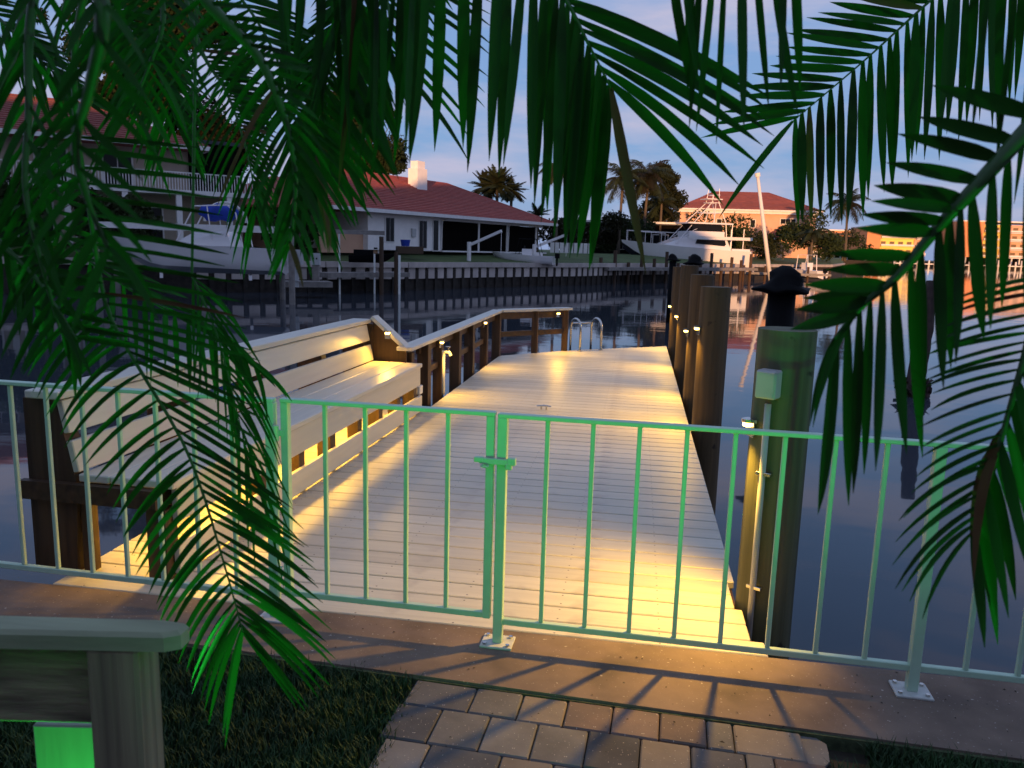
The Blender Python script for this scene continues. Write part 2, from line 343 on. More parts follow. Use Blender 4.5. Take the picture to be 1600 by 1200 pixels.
# the rounded edging stone at the path's right corner
es = MB(); c = pth(1.33, 0.075); ring = []
for k in range(12):
    an = 2 * math.pi * k / 12; ring.append((c.x + math.cos(an) * 0.055 * U(.85, 1.1), c.y + math.sin(an) * 0.085 * U(.85, 1.1)))
es.prism(ring, -0.07, -0.02)
place('paver', es.mesh('edging_stone', PAV[0], (c.x, c.y, -0.05)), (c.x, c.y, -0.05), path)

def grass(name, x0, x1, y0, y1, n, label, skip):
    vs = []; fs = []
    while n > 0:
        x = U(x0, x1); y = U(y0, y1)
        if skip(x, y): continue
        n -= 1; a = U(0, 6.283); ln = U(0.025, 0.062); wd = U(0.0016, 0.0030); le = U(0.2, 1.0) * ln
        dx, dy = math.cos(a), math.sin(a); sx, sy = -dy * wd, dx * wd; z = -0.055; ht = math.sqrt(max(ln * ln - le * le * .6, 1e-5)) + .022
        k = len(vs)
        vs += [(x - sx, y - sy, z), (x + sx, y + sy, z), (x + dx * le * .4 + sx * .8, y + dy * le * .4 + sy * .8, z + ht * .7), (x + dx * le * .4 - sx * .8, y + dy * le * .4 - sy * .8, z + ht * .7), (x + dx * le, y + dy * le, z + ht)]
        fs += [(k, k + 1, k + 2, k + 3), (k + 3, k + 2, k + 4)]
    me = bpy.data.meshes.new(name); me.from_pydata(vs, [], fs); me.materials.append(m_grass)
    o = bpy.data.objects.new(name, me); col.objects.link(o); tag(o, label, 'grass', None, 'stuff')
def pathleft(y): return -0.243 + 0.02 * max(0, (capy(-.24) - y)) / .4
grass('lawn_grass', -2.4, 0.0, -1.5, 0.0, 42000, 'shaggy dark lawn grass left of the paver path', lambda x, y: y > capy(x) - 0.014 + U(-.02, .012) or x > pathleft(y) + U(-.01, .012))
grass('lawn_grass', 1.08, 2.7, -1.2, 0.0, 22000, 'dark lawn grass right of the paver path below the fence', lambda x, y: y > capy(x) - 0.014 + U(-.02, .012) or x < 1.14 + U(-.01, .03) or (x < 1.26 and y > capy(x) - .16))

lt_ = MB()
for k in range(150):
    x, y_ = U(-1.6, 2.0), U(-.78, .09); z = .0012 if y_ > capy(x) else (-.002 if -.25 < x < 1.05 else None)
    if z is None: continue
    a = U(0, 6.28); l_ = U(.002, .006) * (2.2 if R() < .08 else 1); w_ = l_ * U(.3, .7); c_, s_ = math.cos(a), math.sin(a)
    lt_.add([(x - c_ * l_, y_ - s_ * l_, z), (x + s_ * w_, y_ - c_ * w_, z + .002), (x + c_ * l_, y_ + s_ * l_, z + .001), (x - s_ * w_, y_ + c_ * w_, z + .003)], [(0, 1, 2, 3)])
tag(lt_.build('leaf_litter', m_soil), 'dark specks of leaf litter on the concrete and pavers', 'litter', None, 'stuff')

# ------------------------------------------------------------------ dock: planks, joists, fascia
DX0, DX1, BX0 = -1.43, 0.985, -2.02                         # left edge beyond the bench, right edge, left edge under the bench
dock = thing('dock', 'cream painted timber dock of crosswise planks running out past the pilings', 'dock', (0, 0.11, 0))
PW = 0.142
def endline(x):                                             # skewed far end
    if x < -0.55: return lerp(8.15, 9.12, (x + 1.43) / 0.88)
    return lerp(9.12, 10.27, (x + 0.55) / 1.535)
def plank_mesh(x0, x1, wd): return MB().obox(((x0 + x1) / 2, 0, -0.018), Vector((1, 0, 0)), Vector((0, 1, 0)), Vector((0, 0, 1)), (x1 - x0) / 2, wd / 2, 0.018, 0.004).mesh('plank', m_deck)
first = plank_mesh(BX0, DX1 + 0.05, 0.11); place('plank', first, (0, 0.17, 0), dock)
long_m = plank_mesh(BX0, DX1, PW - 0.009); short_m = plank_mesh(DX0, DX1, PW - 0.009)
y = 0.228 + PW / 2; k = 0
while y < 10.25:
    y0, y1 = y - PW / 2 + .003, y + PW / 2 - .003
    if 0.45 < y < 0.85:                                     # cut back round the near piling
        place('plank', plank_mesh(BX0, 0.955, PW - .009), (0, y, U(-.001, .001)), dock)
    elif y < 4.35: place('plank', long_m, (0, y, U(-.001, .001)), dock)
    elif y1 < 8.15: place('plank', short_m, (0, y, U(-.001, .001)), dock)
    else:                                                   # cut on the skew
        def xs(yy):
            if yy < 8.15: return DX0
            if yy < 9.12: return -1.43 + (yy - 8.15) / 0.97 * 0.88
            return -0.55 + (yy - 9.12) / 1.15 * 1.535
        a, b2 = xs(y0), xs(y1)
        if a < DX1 - .03:
            b2 = min(b2, DX1 - .005)
            mb = MB(); mb.prism([(a, y0 - y), (DX1, y0 - y), (DX1, y1 - y), (b2, y1 - y)], -0.036, 0)
            place('plank', mb.mesh('plank', m_deck), (0, y, 0), dock)
    y += PW
for x in (-1.85, -1.35, -0.95, -0.5, 0.0, 0.45, 0.90):
    y1 = 4.3 if x < DX0 else endline(x) - 0.15
    MB().box(x - .02, x + .02, 0.13, y1, -0.23, -0.038).build('joist', m_brown_y, dock)
MB().box(DX1 - .045, DX1 - .008, 0.13, 10.1, -0.235, -0.04).build('rim_joist', m_brown_y, dock)
MB().box(DX0 + .008, DX0 + .045, 4.37, 8.1, -0.235, -0.04).build('rim_joist', m_brown_y, dock)
MB().box(BX0 + .008, BX0 + .045, 0.13, 4.33, -0.235, -0.04).build('rim_joist', m_brown_y, dock)
for a, b2 in (((-1.40, 8.13), (-.55, 9.06)), ((-.55, 9.06), (.96, 10.19))):
    MB().beam((a[0], a[1], -.135), (b2[0], b2[1], -.135), .036, .19).build('rim_joist', m_brown_y, dock)
for yy in (0.9, 3.0, 5.2, 7.4): MB().box(-1.95 if yy < 4 else -1.42, .94, yy - .05, yy + .05, -0.43, -0.237).build('beam', m_brown_y, dock)
for px_, py_ in ((-1.75, .9), (-1.75, 3.0), (-1.2, 5.2), (-1.2, 7.4), (-.2, 8.6), (.6, 7.4), (.6, 3)): MB().tube([(px_, py_, -3.0), (px_, py_, -.44)], .11, 10).build('pile', m_oldpile, dock)

# ------------------------------------------------------------------ bench along the left edge
bench = thing('dock_bench', 'long cream slatted bench with high back along the dock edge, warm light glowing beneath', 'bench', (-1.7, 2.1, 0))
Y0, Y1 = 0.24, 4.02
FX = -1.472
bench.rotation_euler.z = -0.02
MB().box(FX - .03, FX, Y0 + .05, Y1, .265, .43, .004).build('seat_apron', m_bench, bench)
MB().box(FX - .03, FX, Y0 + .05, Y1 + .06, .02, .165, .004).build('kick_board', m_bench, bench)
for i in range(3):
    x1 = FX + .015 - i * .157
    MB().box(x1 - .151, x1, Y0, Y1 + .01, .432, .468, .005).build('seat_slat', m_bench, bench)
BK = Vector((-0.20, 0, 1)).normalized()
def backpt(h): return Vector((-1.925, 0, .45)) + BK * h
for (h0, h1) in ((.025, .17), (.205, .355)):
    a = backpt((h0 + h1) / 2)
    MB().obox((a.x, (Y0 + Y1) / 2, a.z), Vector((0, 1, 0)), BK.cross(Vector((0, 1, 0))), BK, (Y1 - Y0) / 2, .016, (h1 - h0) / 2, .004).build('back_slat', m_bench, bench)
a = backpt(.362)
MB().obox((a.x - .05, (Y0 + Y1) / 2 + .01, a.z + .022), Vector((0, 1, 0)), Vector((1, 0, 0)), Vector((0, 0, 1)) * -1, (Y1 - Y0) / 2 + .05, .085, .018, .005).build('back_cap', m_bench, bench)
NB = (Y0 + .045, 1.15, 2.1, 3.05, Y1 - .05)
for j, yy in enumerate(NB):
    pb = MB(); b0 = backpt(-.06); b1 = backpt(.36)
    pb.extr([(-1.960, yy - .045, 0.0), (b0.x - .018, yy - .045, .42), (b1.x - .018, yy - .045, b1.z), (-2.175, yy - .045, b1.z), (-2.175, yy - .045, 0.0)][::-1], (0, .09, 0))
    pb.build('back_post', m_brown_z, bench)
    MB().box(-2.17, FX - .04, yy + .048, yy + .086, .33, .43).build('seat_rail', m_brown_y, bench)
    MB().box(FX - .125, FX - .032, yy - .044, yy + .044, 0.0, .33).build('leg', m_brown_z, bench)
    if j == 0:
        MB().box(-1.935, -1.895, yy - .03, yy + .03, 0, .33).build('leg', m_brown_z, bench)
        MB().box(-2.195, -1.52, yy - .085, yy - .048, .345, .43).build('seat_rail', m_brown_y, bench)
    elif j < 4:
        pass
for yy in (1.62, 2.6, 3.5): MB().box(FX - .115, FX - .032, yy - .04, yy + .04, 0, .43).build('leg', m_brown_z, bench)
strip = MB().box(-1.70, -1.68, Y0 + .25, Y1 - .12, .415, .428)
sl = tag(strip.build('under_bench_light_strip', m_bulb, None, (-1.69, 2.1, .42)), 'warm yellow light strip fixed under the bench seat', 'light strip')
ld = bpy.data.lights.new('strip_light', 'AREA'); ld.shape = 'RECTANGLE'; ld.size = .06; ld.size_y = Y1 - Y0 - .5; ld.energy = 26; ld.color = LAMP
lo = bpy.data.objects.new('strip_light', ld); col.objects.link(lo); lo.parent = sl; lo.location = (0, 0, -.012)

# ------------------------------------------------------------------ railing beyond the bench
rail = thing('dock_railing', 'low brown timber railing with pale flat cap beyond the bench, turning a corner', 'railing', (-1.48, 6.2, 0))
RX = -1.475; RZ = 0.60
def rx(y_): return lerp(-1.58, -1.475, (y_ - 4.02) / 4.2)
def rz(y_): return lerp(.575, .615, (y_ - 4.02) / 4.2)
def rpost(x, y_, wd, z1, z0=-.35): MB().box(x - wd / 2, x + wd / 2, y_ - wd / 2, y_ + wd / 2, z0, z1, .004).build('post', m_brown_z, rail)
PY = (4.62, 5.13, 5.85, 6.52, 7.35, 8.16)
for i, yy in enumerate(PY): rpost(rx(yy), yy, .115 if i in (0, 2, 3, 5) else .095, rz(yy) - .002)
C1 = Vector((RX, 8.2, 0)); E1 = Vector((-0.55, 9.12, 0))
dd = (E1 - C1).normalized()
for f_ in (.52, .96): q = C1.lerp(E1, f_); rpost(q.x, q.y, .09, .613)
MB().beam((rx(4.0), 4.0, rz(4.0) + .018), (RX, 8.24, .633), .15, .036, ch=.005).build('cap_board', m_bench, rail)
q0 = C1 + dd * .05; q1 = E1 + dd * .03
MB().beam((q0.x, q0.y, .6375), (q1.x, q1.y, .6375), .15, .036, ch=.005).build('cap_board', m_bench, rail)
MB().beam((rx(4.5) - .03, 4.5, rz(4.5) - .05), (RX - .03, 8.15, .56), .036, .09).build('top_rail', m_brown_y, rail)
MB().beam((C1.x, C1.y, .56), (E1.x, E1.y, .56), .036, .09).build('top_rail', m_brown_y, rail)
for a, b2 in ((4.68, 5.09), (5.9, 6.47), (6.57, 7.31)): MB().box(rx(a) - .02, rx(a) + .02, a, b2, .27, .335, .003).build('middle_rail', m_brown_y, rail)
MB().beam((C1.x, C1.y, .30), (E1.x, E1.y, .30), .038, .075).build('middle_rail', m_brown_y, rail)
sa = Vector((-1.90, 4.10, .865)); sb = Vector((-1.575, 4.10, .585))
MB().beam(sa, sb, .15, .036, ch=.004).build('sloped_cap', m_bench, rail)
MB().extr([(-1.90, 4.08, .25), (-1.59, 4.08, .25), (-1.59, 4.08, .565), (-1.90, 4.08, .842)], (0, .04, 0)).build('end_panel', m_brown_z, rail)
rpost(-1.955, 4.12, .10, .80); rpost(-1.60, 4.20, .09, .54)

def deck_lamp(loc, label, nrm, power=5.0, size=.022):                    # small hooded downlight; nrm points away from the wood it is fixed to
    n = Vector(nrm).normalized(); s_ = Vector((-n.y, n.x, 0)); p = Vector(loc)
    t_ = thing('deck_lamp', label, 'lamp', p, 'small warm lamps round the dock')
    h = MB(); prof = []
    for k in range(7):
        an = math.pi * k / 6; prof.append(p + s_ * (.034 * math.cos(an)) + n * (.048 * math.sin(an)) + Vector((0, 0, .022)))
    h.extr(prof, (0, 0, .014)); h.build('hood', m_steel, t_)
    MB().obox(p + n * .004 + Vector((0, 0, -.01)), s_, n, Vector((0, 0, 1)), .026, .004, .032, .002).build('back_plate', m_steel, t_)
    MB().obox(p + n * .024 + Vector((0, 0, .012)), s_, n, Vector((0, 0, 1)), .018, .013, .009, .003).build('lens', m_bulb, t_)
    point_light('lamp_light', p + n * .034 + Vector((0, 0, -.004)), power, LAMP, t_, size, 132, n * .85 - Vector((0, 0, 1)))
deck_lamp((rx(4.9) + .079, 4.9, rz(4.9) - .04), 'lit lamp under the railing cap, nearest the bench', (1, 0, 0), 15.0)
deck_lamp((rx(6.95) + .079, 6.95, rz(6.95) - .04), 'lit lamp under the railing cap, just before its corner', (1, 0, 0), 15.0)
q = C1.lerp(E1, .80); nn = Vector((dd.y, -dd.x, 0))
deck_lamp(q + nn * .07 + Vector((0, 0, RZ - .035)), 'lit lamp under the end railing beside the ladder', nn, 20.0)
q = sa.lerp(sb, .42); deck_lamp(q + Vector((.02, -.075, -.03)), 'glaring lamp on the sloped board at the end of the bench', (0.1, -1, 0), 9.0)

# tap on a pipe, outlet, cleat, ladder
t_ = thing('garden_tap', 'white standpipe with small brass tap beside the railing post', 'tap', (rx(5.0) + .09, 5.02, 0))
MB().tube([(rx(5.0) + .09, 5.02, 0), (rx(5.0) + .09, 5.02, .44)], .015, 10).build('pipe', m_pvc, t_, smooth=True)
MB().tube([(rx(5.0) + .075, 5.02, .445), (rx(5.0) + .15, 5.02, .445), (rx(5.0) + .165, 5.02, .41)], .016, 8).build('elbow', m_pvc, t_)
MB().tube([(rx(5.0) + .135, 5.02, .46), (rx(5.0) + .135, 5.02, .50)], .007, 6).tube([(rx(5.0) + .11, 5.02, .50), (rx(5.0) + .16, 5.02, .50)], .008, 6).build('tap_handle', m_steel, t_)
o = tag(MB().box(FX - .02, FX + .012, 4.10, 4.2, .16, .24, .006).build('outlet_box', m_pvc, None, (FX, 4.15, .2)), 'small white outlet box at the far end of the bench', 'outlet')
t_ = thing('dock_cleat', 'small metal cleat screwed to the dock planks beyond the gate', 'cleat', (-.36, 4.55, 0))
MB().tube([(-.43, 4.55, .032), (-.36, 4.55, .038), (-.29, 4.55, .032)], [.006, .010, .006], 8).build('horn', m_steel, t_)
for dx in (-.025, .025): MB().tube([(-.36 + dx, 4.55, 0), (-.36 + dx, 4.55, .034)], .009, 8).build('foot', m_steel, t_)
lad = thing('swim_ladder', 'stainless swim ladder with two hooped handrails at the dock end', 'ladder', (-.18, 9.33, 0))
ed = Vector((1.535, 1.15, 0)).normalized(); on = Vector((-ed.y, ed.x, 0))
for k, s_ in enumerate((0.16, 0.54)):
    b0 = Vector((-.55, 9.12, 0)) + ed * s_
    pts = [b0 - on * .12 + Vector((0, 0, 0))]
    pts += [b0 - on * .12 + Vector((0, 0, .30))]
    for a in range(0, 181, 20):
        an = math.radians(a); pts.append(b0 + on * (-.12 + .14 - .14 * math.cos(an)) + Vector((0, 0, .34 + .14 * math.sin(an))))
    pts.append(b0 + on * .16 + Vector((0, 0, -1.4)))
    MB().tube(pts, .018, 10).build('handrail', m_steel, lad, smooth=True)
    MB().tube([b0 - on * .12, b0 - on * .12 + Vector((0, 0, .012))], .04, 12).build('flange', m_steel, lad)
for zz in (-.2, -.5, -.8):
    a = Vector((-.55, 9.12, zz)) + ed * .16 + on * .16; MB().beam(a, a + ed * .38, .06, .02).build('tread', m_steel, lad)
a = Vector((-.55, 9.12, .40)) + ed * .16 + on * .16
MB().tube([a, a + ed * .38], .014, 8).build('cross_bar', m_steel, lad)

# ------------------------------------------------------------------ pilings along the right edge
def piling(loc, r, z1, label, M, lean=(0, 0), name='dock_piling'):
    x, y_ = loc; rs = []; pts = []
    for k in range(9):
        f_ = k / 8; pts.append((x + lean[0] * f_, y_ + lean[1] * f_, lerp(-3, z1, f_))); rs.append(r * lerp(1.06, .98, f_) * U(.99, 1.01))
    mb = MB(); mb.tube(pts, rs, 22); pts2 = pts[-1]
    o = mb.build(name, M, None, (x, y_, -3)); autosmooth(o, 50)
    return tag(o, label, 'piling', 'pilings along the right side of the dock' if name == 'dock_piling' else None)
PIL = [((1.090, 0.60), .122, 1.215, m_pile_g), ((1.135, 4.22), .130, 1.235, m_pile), ((1.125, 5.62), .122, 1.30, m_pile), ((1.12, 7.75), .118, 1.36, m_pile), ((1.115, 10.0), .112, 1.30, m_pile)]
LB = ['thick grey green piling carrying the electrical box, nearest the fence', 'brown piling second from the fence, widest of the brown ones', 'brown piling third from the fence, close behind the widest brown one', 'tall brown piling fourth from the fence', 'thin dark piling standing at the far corner of the dock']
LL = ['lit lamp on the piling with the electrical box', 'lit lamp on the widest brown piling', 'lit lamp on the third piling from the fence', 'lit lamp on the fourth piling from the fence', 'topmost lit lamp, on the farthest dock piling']
LZ = [.80, .86, .70, .68, .66]; LP = [62, 40, 34, 34, 34]
for (loc, r, z1, M), lb, ll, lz, lp in zip(PIL, LB, LL, LZ, LP):
    piling(loc, r, z1, lb, M)
    n = Vector((-.93, -.36, 0)).normalized()
    deck_lamp(Vector((loc[0], loc[1], lz)) + n * (r + .004), ll, n, lp, .045 if lp > 70 else .025)
eb = thing('electrical_box', 'grey electrical box with conduit fixed to the nearest piling', 'electrical box', (1.045, .475, .95))
n = Vector((-.52, -.855, 0)).normalized(); s_ = Vector((n.y * -1, n.x, 0)); c = Vector((1.09, .60, 1.0)) + n * .153
MB().obox(c, s_, n, Vector((0, 0, 1)), .042, .034, .058, .006).build('box', m_grey, eb)
MB().obox(c + n * .036, s_, n, Vector((0, 0, 1)), .038, .004, .054, .003).build('lid', m_grey, eb)
cp = Vector((1.09, .60, 0)) + n * .140
MB().tube([cp + Vector((0, 0, .915)), cp + Vector((0, 0, .3)), cp + Vector((0, 0, -.35))], .0135, 10).build('conduit', m_grey, eb, smooth=True)
for zz in (.12, .62): MB().obox(cp + Vector((0, 0, zz)) + s_ * .006 - n * .004, s_, n, Vector((0, 0, 1)), .032, .014, .008, .002).build('clamp', m_steel, eb)

# leaning broken piling in the water
q0 = onz(1426, 618, WZ); q1 = at(1458, 440, (q0 - CAM).dot(fw))
lp_ = MB(); pts = []; rs = []
for k in range(15):
    f_ = k / 14; p = q0.lerp(q1, f_); pts.append(p + Vector((U(-.01, .01), U(-.01, .01), 0))); rs.append(lerp(.20, .15, f_) * U(.9, 1.1))
pts.insert(0, q0 + (q0 - q1) * .25); rs.insert(0, .2)
lp_.tube(pts, rs, 16)
lt = thing('broken_piling', 'old dark broken piling leaning in the open water right of the dock', 'piling', q0)
lp_.build('shaft', m_oldpile, lt, smooth=True)
cl = MB(); cc = q0.lerp(q1, .05)
for k in range(70):
    a = U(0, 6.28); d = Vector((math.cos(a), math.sin(a), U(-.9, .9))) ; p = cc + Vector((d.x * .24, d.y * .24, d.z * .22)); s1 = U(.05, .11)
    cl.obox(p, Vector((U(-1, 1), U(-1, 1), U(-1, 1))).normalized(), Vector((U(-1, 1), U(-1, 1), U(-1, 1))).normalized(), Vector((U(-1, 1), U(-1, 1), U(-1, 1))).normalized(), s1, s1 * .8, s1 * .7)
cl.build('barnacle_clump', m_oldpile, lt)

# ------------------------------------------------------------------ fence and gate
FA = -0.026
fu = Vector((math.cos(FA), math.sin(FA), 0)); fn = Vector((-fu.y, fu.x, 0)); Zv = Vector((0, 0, 1))
def fp(s, z=0.0): return fu * s + Zv * z
H = 0.914
def fbar(s0, s1, z, w_, h_, parent, nm): MB().obox(fp((s0 + s1) / 2, z), fu, fn, Zv, (s1 - s0) / 2, w_ / 2, h_ / 2, .0025).build(nm, m_fence, parent)
def fup(s, z0, z1, w_, parent, nm): MB().obox(fp(s, (z0 + z1) / 2), fu, fn, Zv, w_ / 2, w_ / 2, (z1 - z0) / 2, .0022).build(nm, m_fence, parent)
def plate(s, parent):
    p = MB().obox(fp(s, .0045), fu, fn, Zv, .062, .052, .0045, .002).build('base_plate', m_plate, parent)
    for dx in (-.045, .045):
        for dy in (-.035, .035): MB().tube([fp(s, .009) + fu * dx + fn * dy, fp(s, .017) + fu * dx + fn * dy], .008, 6).build('bolt', m_steel, p)
def fence(name, label, s0, s1, posts, bal):
    t_ = thing(name, label, 'fence', fp(posts[0]))
    fbar(s0, s1, H - .008, .036, .016, t_, 'top_rail'); fbar(s0, s1, .095, .024, .024, t_, 'bottom_rail')
    for s in posts: fup(s, .009, H - .016, .036, t_, 'post'); plate(s, t_)
    for s in bal: fup(s, .107, H - .016, .0165, t_, 'baluster')
    return t_
fr = fence('metal_fence', 'pale green metal railing fence panel right of the gate, in front of the open water', -.018, 3.1, (0, 1.5, 3.0), [i * 1.5 / 9 for i in range(1, 9)] + [1.5 + i * 1.5 / 9 for i in range(1, 9)])
fl = fence('metal_fence', 'pale green metal railing fence panel left of the gate, behind the hanging frond', -3.2, -.912, (-.928, -2.43), [-.928 - i * .167 for i in range(1, 9)] + [-2.43 - i * .167 for i in range(1, 5)])
gt = thing('metal_gate', 'narrow pale green metal gate with latch in the fence', 'gate', fp(-.86))
G0, G1 = -.866, -.046
fbar(G0 - .016, G1 + .018, H - .004, .036, .016, gt, 'top_rail'); fbar(G0, G1, .115, .024, .024, gt, 'bottom_rail')
for s in (G0, G1): fup(s, .103, H - .012, .030, gt, 'stile')
for i in range(1, 5): fup(lerp(G0, G1, i / 5), .127, H - .012, .0165, gt, 'baluster')
for zz in (.20, .78): MB().tube([fp(-.898, zz - .03) - fn * .02, fp(-.898, zz + .03) - fn * .02], .012, 8).obox(fp(-.898, zz) - fn * .012, fu, fn, Zv, .03, .006, .012).build('hinge', m_fence, gt)
lt = MB(); c = fp(-.022, .735) - fn * .026
lt.obox(c, fu, fn, Zv, .060, .007, .011, .002); lt.obox(c + fu * .062 + Zv * .004, fu, fn, Zv, .016, .012, .014, .003); lt.obox(c + fu * .052 - Zv * .016, fu, fn, Zv, .012, .010, .012, .003); lt.obox(c - fu * .062 + Zv * .004, fu, fn, Zv, .018, .010, .010, .003)
lt.build('latch', m_fence, gt)
rg = []
for k in range(13): an = 2 * math.pi * k / 12; rg.append(c - fu * .036 - fn * .014 - Zv * .016 + fu * (.014 * math.cos(an)) + fn * (.014 * math.sin(an)))
MB().tube(rg, .004, 6, False).build('latch_ring', m_fence, gt)

# ------------------------------------------------------------------ near handrail, bottom left
hr = thing('wooden_handrail', 'blurred wooden handrail with rounded pale cap at the bottom left corner', 'handrail', plan(120, 1.15, -.07))
c1 = at(290, 990, 1.12); ux = RT.copy(); ux.z = 0; ux.normalize(); uy = Vector((-ux.y, ux.x, 0))
capb = MB(); prof = []
cz = c1.z
ring = [(-.70, -.030), (-.02, -.026), (.0, -.016), (.002, .008), (-.03, .018), (-.70, .024)]
lo_, hi_ = [], []
def hp(a, b2, z): return c1 + ux * a + uy * b2 + Zv * z
n_ = len(ring); vs = [hp(a, b2, -.015) for a, b2 in ring] + [hp(a, b2, .006) for a, b2 in ring] + [hp(a * 1.0 - .006, b2 * .80, .012) for a, b2 in ring]
capb.add(vs, [tuple(range(n_))[::-1]] + [(k, (k + 1) % n_, n_ + (k + 1) % n_, n_ + k) for k in range(n_)] + [(n_ + k, n_ + (k + 1) % n_, 2 * n_ + (k + 1) % n_, 2 * n_ + k) for k in range(n_)] + [tuple(range(2 * n_, 3 * n_))])
capb.build('cap_board', m_railcap, hr)
gz = -.07 - c1.z
MB().obox(hp(-.096, .012, (gz - .016) / 2), ux, uy, Zv, .036, .036, (-.016 - gz) / 2, .005).build('post', m_oldwood, hr)
MB().obox(hp(-.42, .045, -.092), ux, uy, Zv, .268, .02, .070, .003).build('rail', m_oldwood_x, hr)
MB().obox(hp(-.42, .045, -.70), ux, uy, Zv, .268, .02, .045, .003).build('rail', m_oldwood_x, hr)

MB().obox(hp(-.46, .055, -.41), ux, uy, Zv, .045, .016, .245, .003).build('baluster', m_oldwood, hr)
# green garden spots: the sources of the green light on palms and fence
def spot(loc, aim, power, cone, label):
    p = Vector(loc); d = (Vector(aim) - p).normalized()
    t_ = thing('garden_spotlight', label, 'spotlight', p)
    MB().tube([p - d * .12, p - d * .10, p - d * .01], [.02, .034, .04], 14).build('housing', m_black, t_, smooth=True)
    MB().tube([p - d * .012, p - d * .008], .036, 14).build('lens', m_gbulb, t_)
    MB().tube([(p.x, p.y, -.09), p - d * .07], .008, 6).build('stake', m_black, t_)
    point_light('spot_light', p + d * .01, power, GREEN, t_, .03, cone, d)
tb_ = at(108, 1128, 1.42)
gb = thing('lit_board', 'upright pale board glowing green behind the corner handrail', 'board', Vector((tb_.x, tb_.y, -.07)))
MB().obox(tb_ - Zv * .32, ux, uy, Zv, .060, .012, .32, .003).build('board', m_board, gb); MB().obox(tb_ - Zv * .40 + uy * .035, ux, uy, Zv, .02, .02, .34).build('stake', m_oldwood, gb)
ps = hp(-.10, .16, -.80)
spot((ps.x, ps.y, max(ps.z, .03)), hp(-.22, .80, .50), 36, 110, 'green garden spotlight low at the left, behind the handrail')
spot((1.38, -2.62, .03), (1.22, -1.6, 1.45), 46, 108, 'green garden spotlight low on the right lawn, below the frame')
spot((.62, -1.75, .02), (.10, -.55, 1.05), 19, 96, 'green garden spotlight beside the path, below the frame')

# ------------------------------------------------------------------ far bank: land, seawall
def hull_line(pts, z): return [plan(x, d, z) for x, d in pts]
SW = [(-700, 30), (-300, 36), (0, 40), (300, 45), (505, 49), (633, 53), (760, 60), (900, 68), (1000, 78), (1180, 97), (1300, 118), (1320, 160)]
CZ = 0.40
front = hull_line(SW, CZ)
lm = MB(); vs = []; fs = []
inl = [plan(x, d * 1.14 + 2, 1.15) for x, d in SW]
bk = [plan(x, 420, 1.3) for x, d in SW]
n_ = len(SW); vs = front + inl + bk
for k in range(n_ - 1): fs += [(k, k + 1, n_ + k + 1, n_ + k), (n_ + k, n_ + k + 1, 2 * n_ + k + 1, 2 * n_ + k)]
lm.add(vs, fs); tag(lm.build('far_bank', m_bank), kind='structure')
sw = thing('seawall', 'concrete panel seawall along the far bank below the white house', 'seawall', front[5])
for k in range(n_ - 1):
    a, b2 = front[k], front[k + 1]; d = (b2 - a); ln = d.length; d.normalize(); nrm = Vector((d.y, -d.x, 0))
    MB().beam(a + Vector((0, 0, -.18)) + nrm * .1, b2 + Vector((0, 0, -.18)) + nrm * .1, .55, .36).build('wall_cap', m_wallc, sw)
    MB().beam(a + Vector((0, 0, -1.9)) - nrm * .05, b2 + Vector((0, 0, -1.9)) - nrm * .05, .2, 3.3).build('wall_back', m_tide, sw)
    if 3 <= k <= 8:
        cnt = int(ln / .95); pm = None
        for j in range(cnt):
            c = a.lerp(b2, (j + .5) / cnt); wd = ln / cnt
            MB().obox(Vector((c.x, c.y, CZ - .365 - .38)) + nrm * .12, d, nrm, Zv, wd * .33, .07, .38).build('wall_panel', m_wallc, sw)
            if k < 8: MB().obox(Vector((c.x, c.y, CZ - 1.6)) + nrm * .11 + d * (wd * .5), d, nrm, Zv, wd * .13, .10, 1.1).build('wall_pile', m_tide, sw)
# opposite shore below the apartments
sh = MB(); a = plan(1235, 330, 0); b2 = plan(2300, 330, 0); a2 = plan(1200, 900, 0); b3 = plan(2600, 900, 0)
sh.prism([(a.x, a.y), (b2.x, b2.y), (b3.x, b3.y), (a2.x, a2.y)], -3, .5)
tag(sh.build('opposite_shore', m_tide), kind='structure')

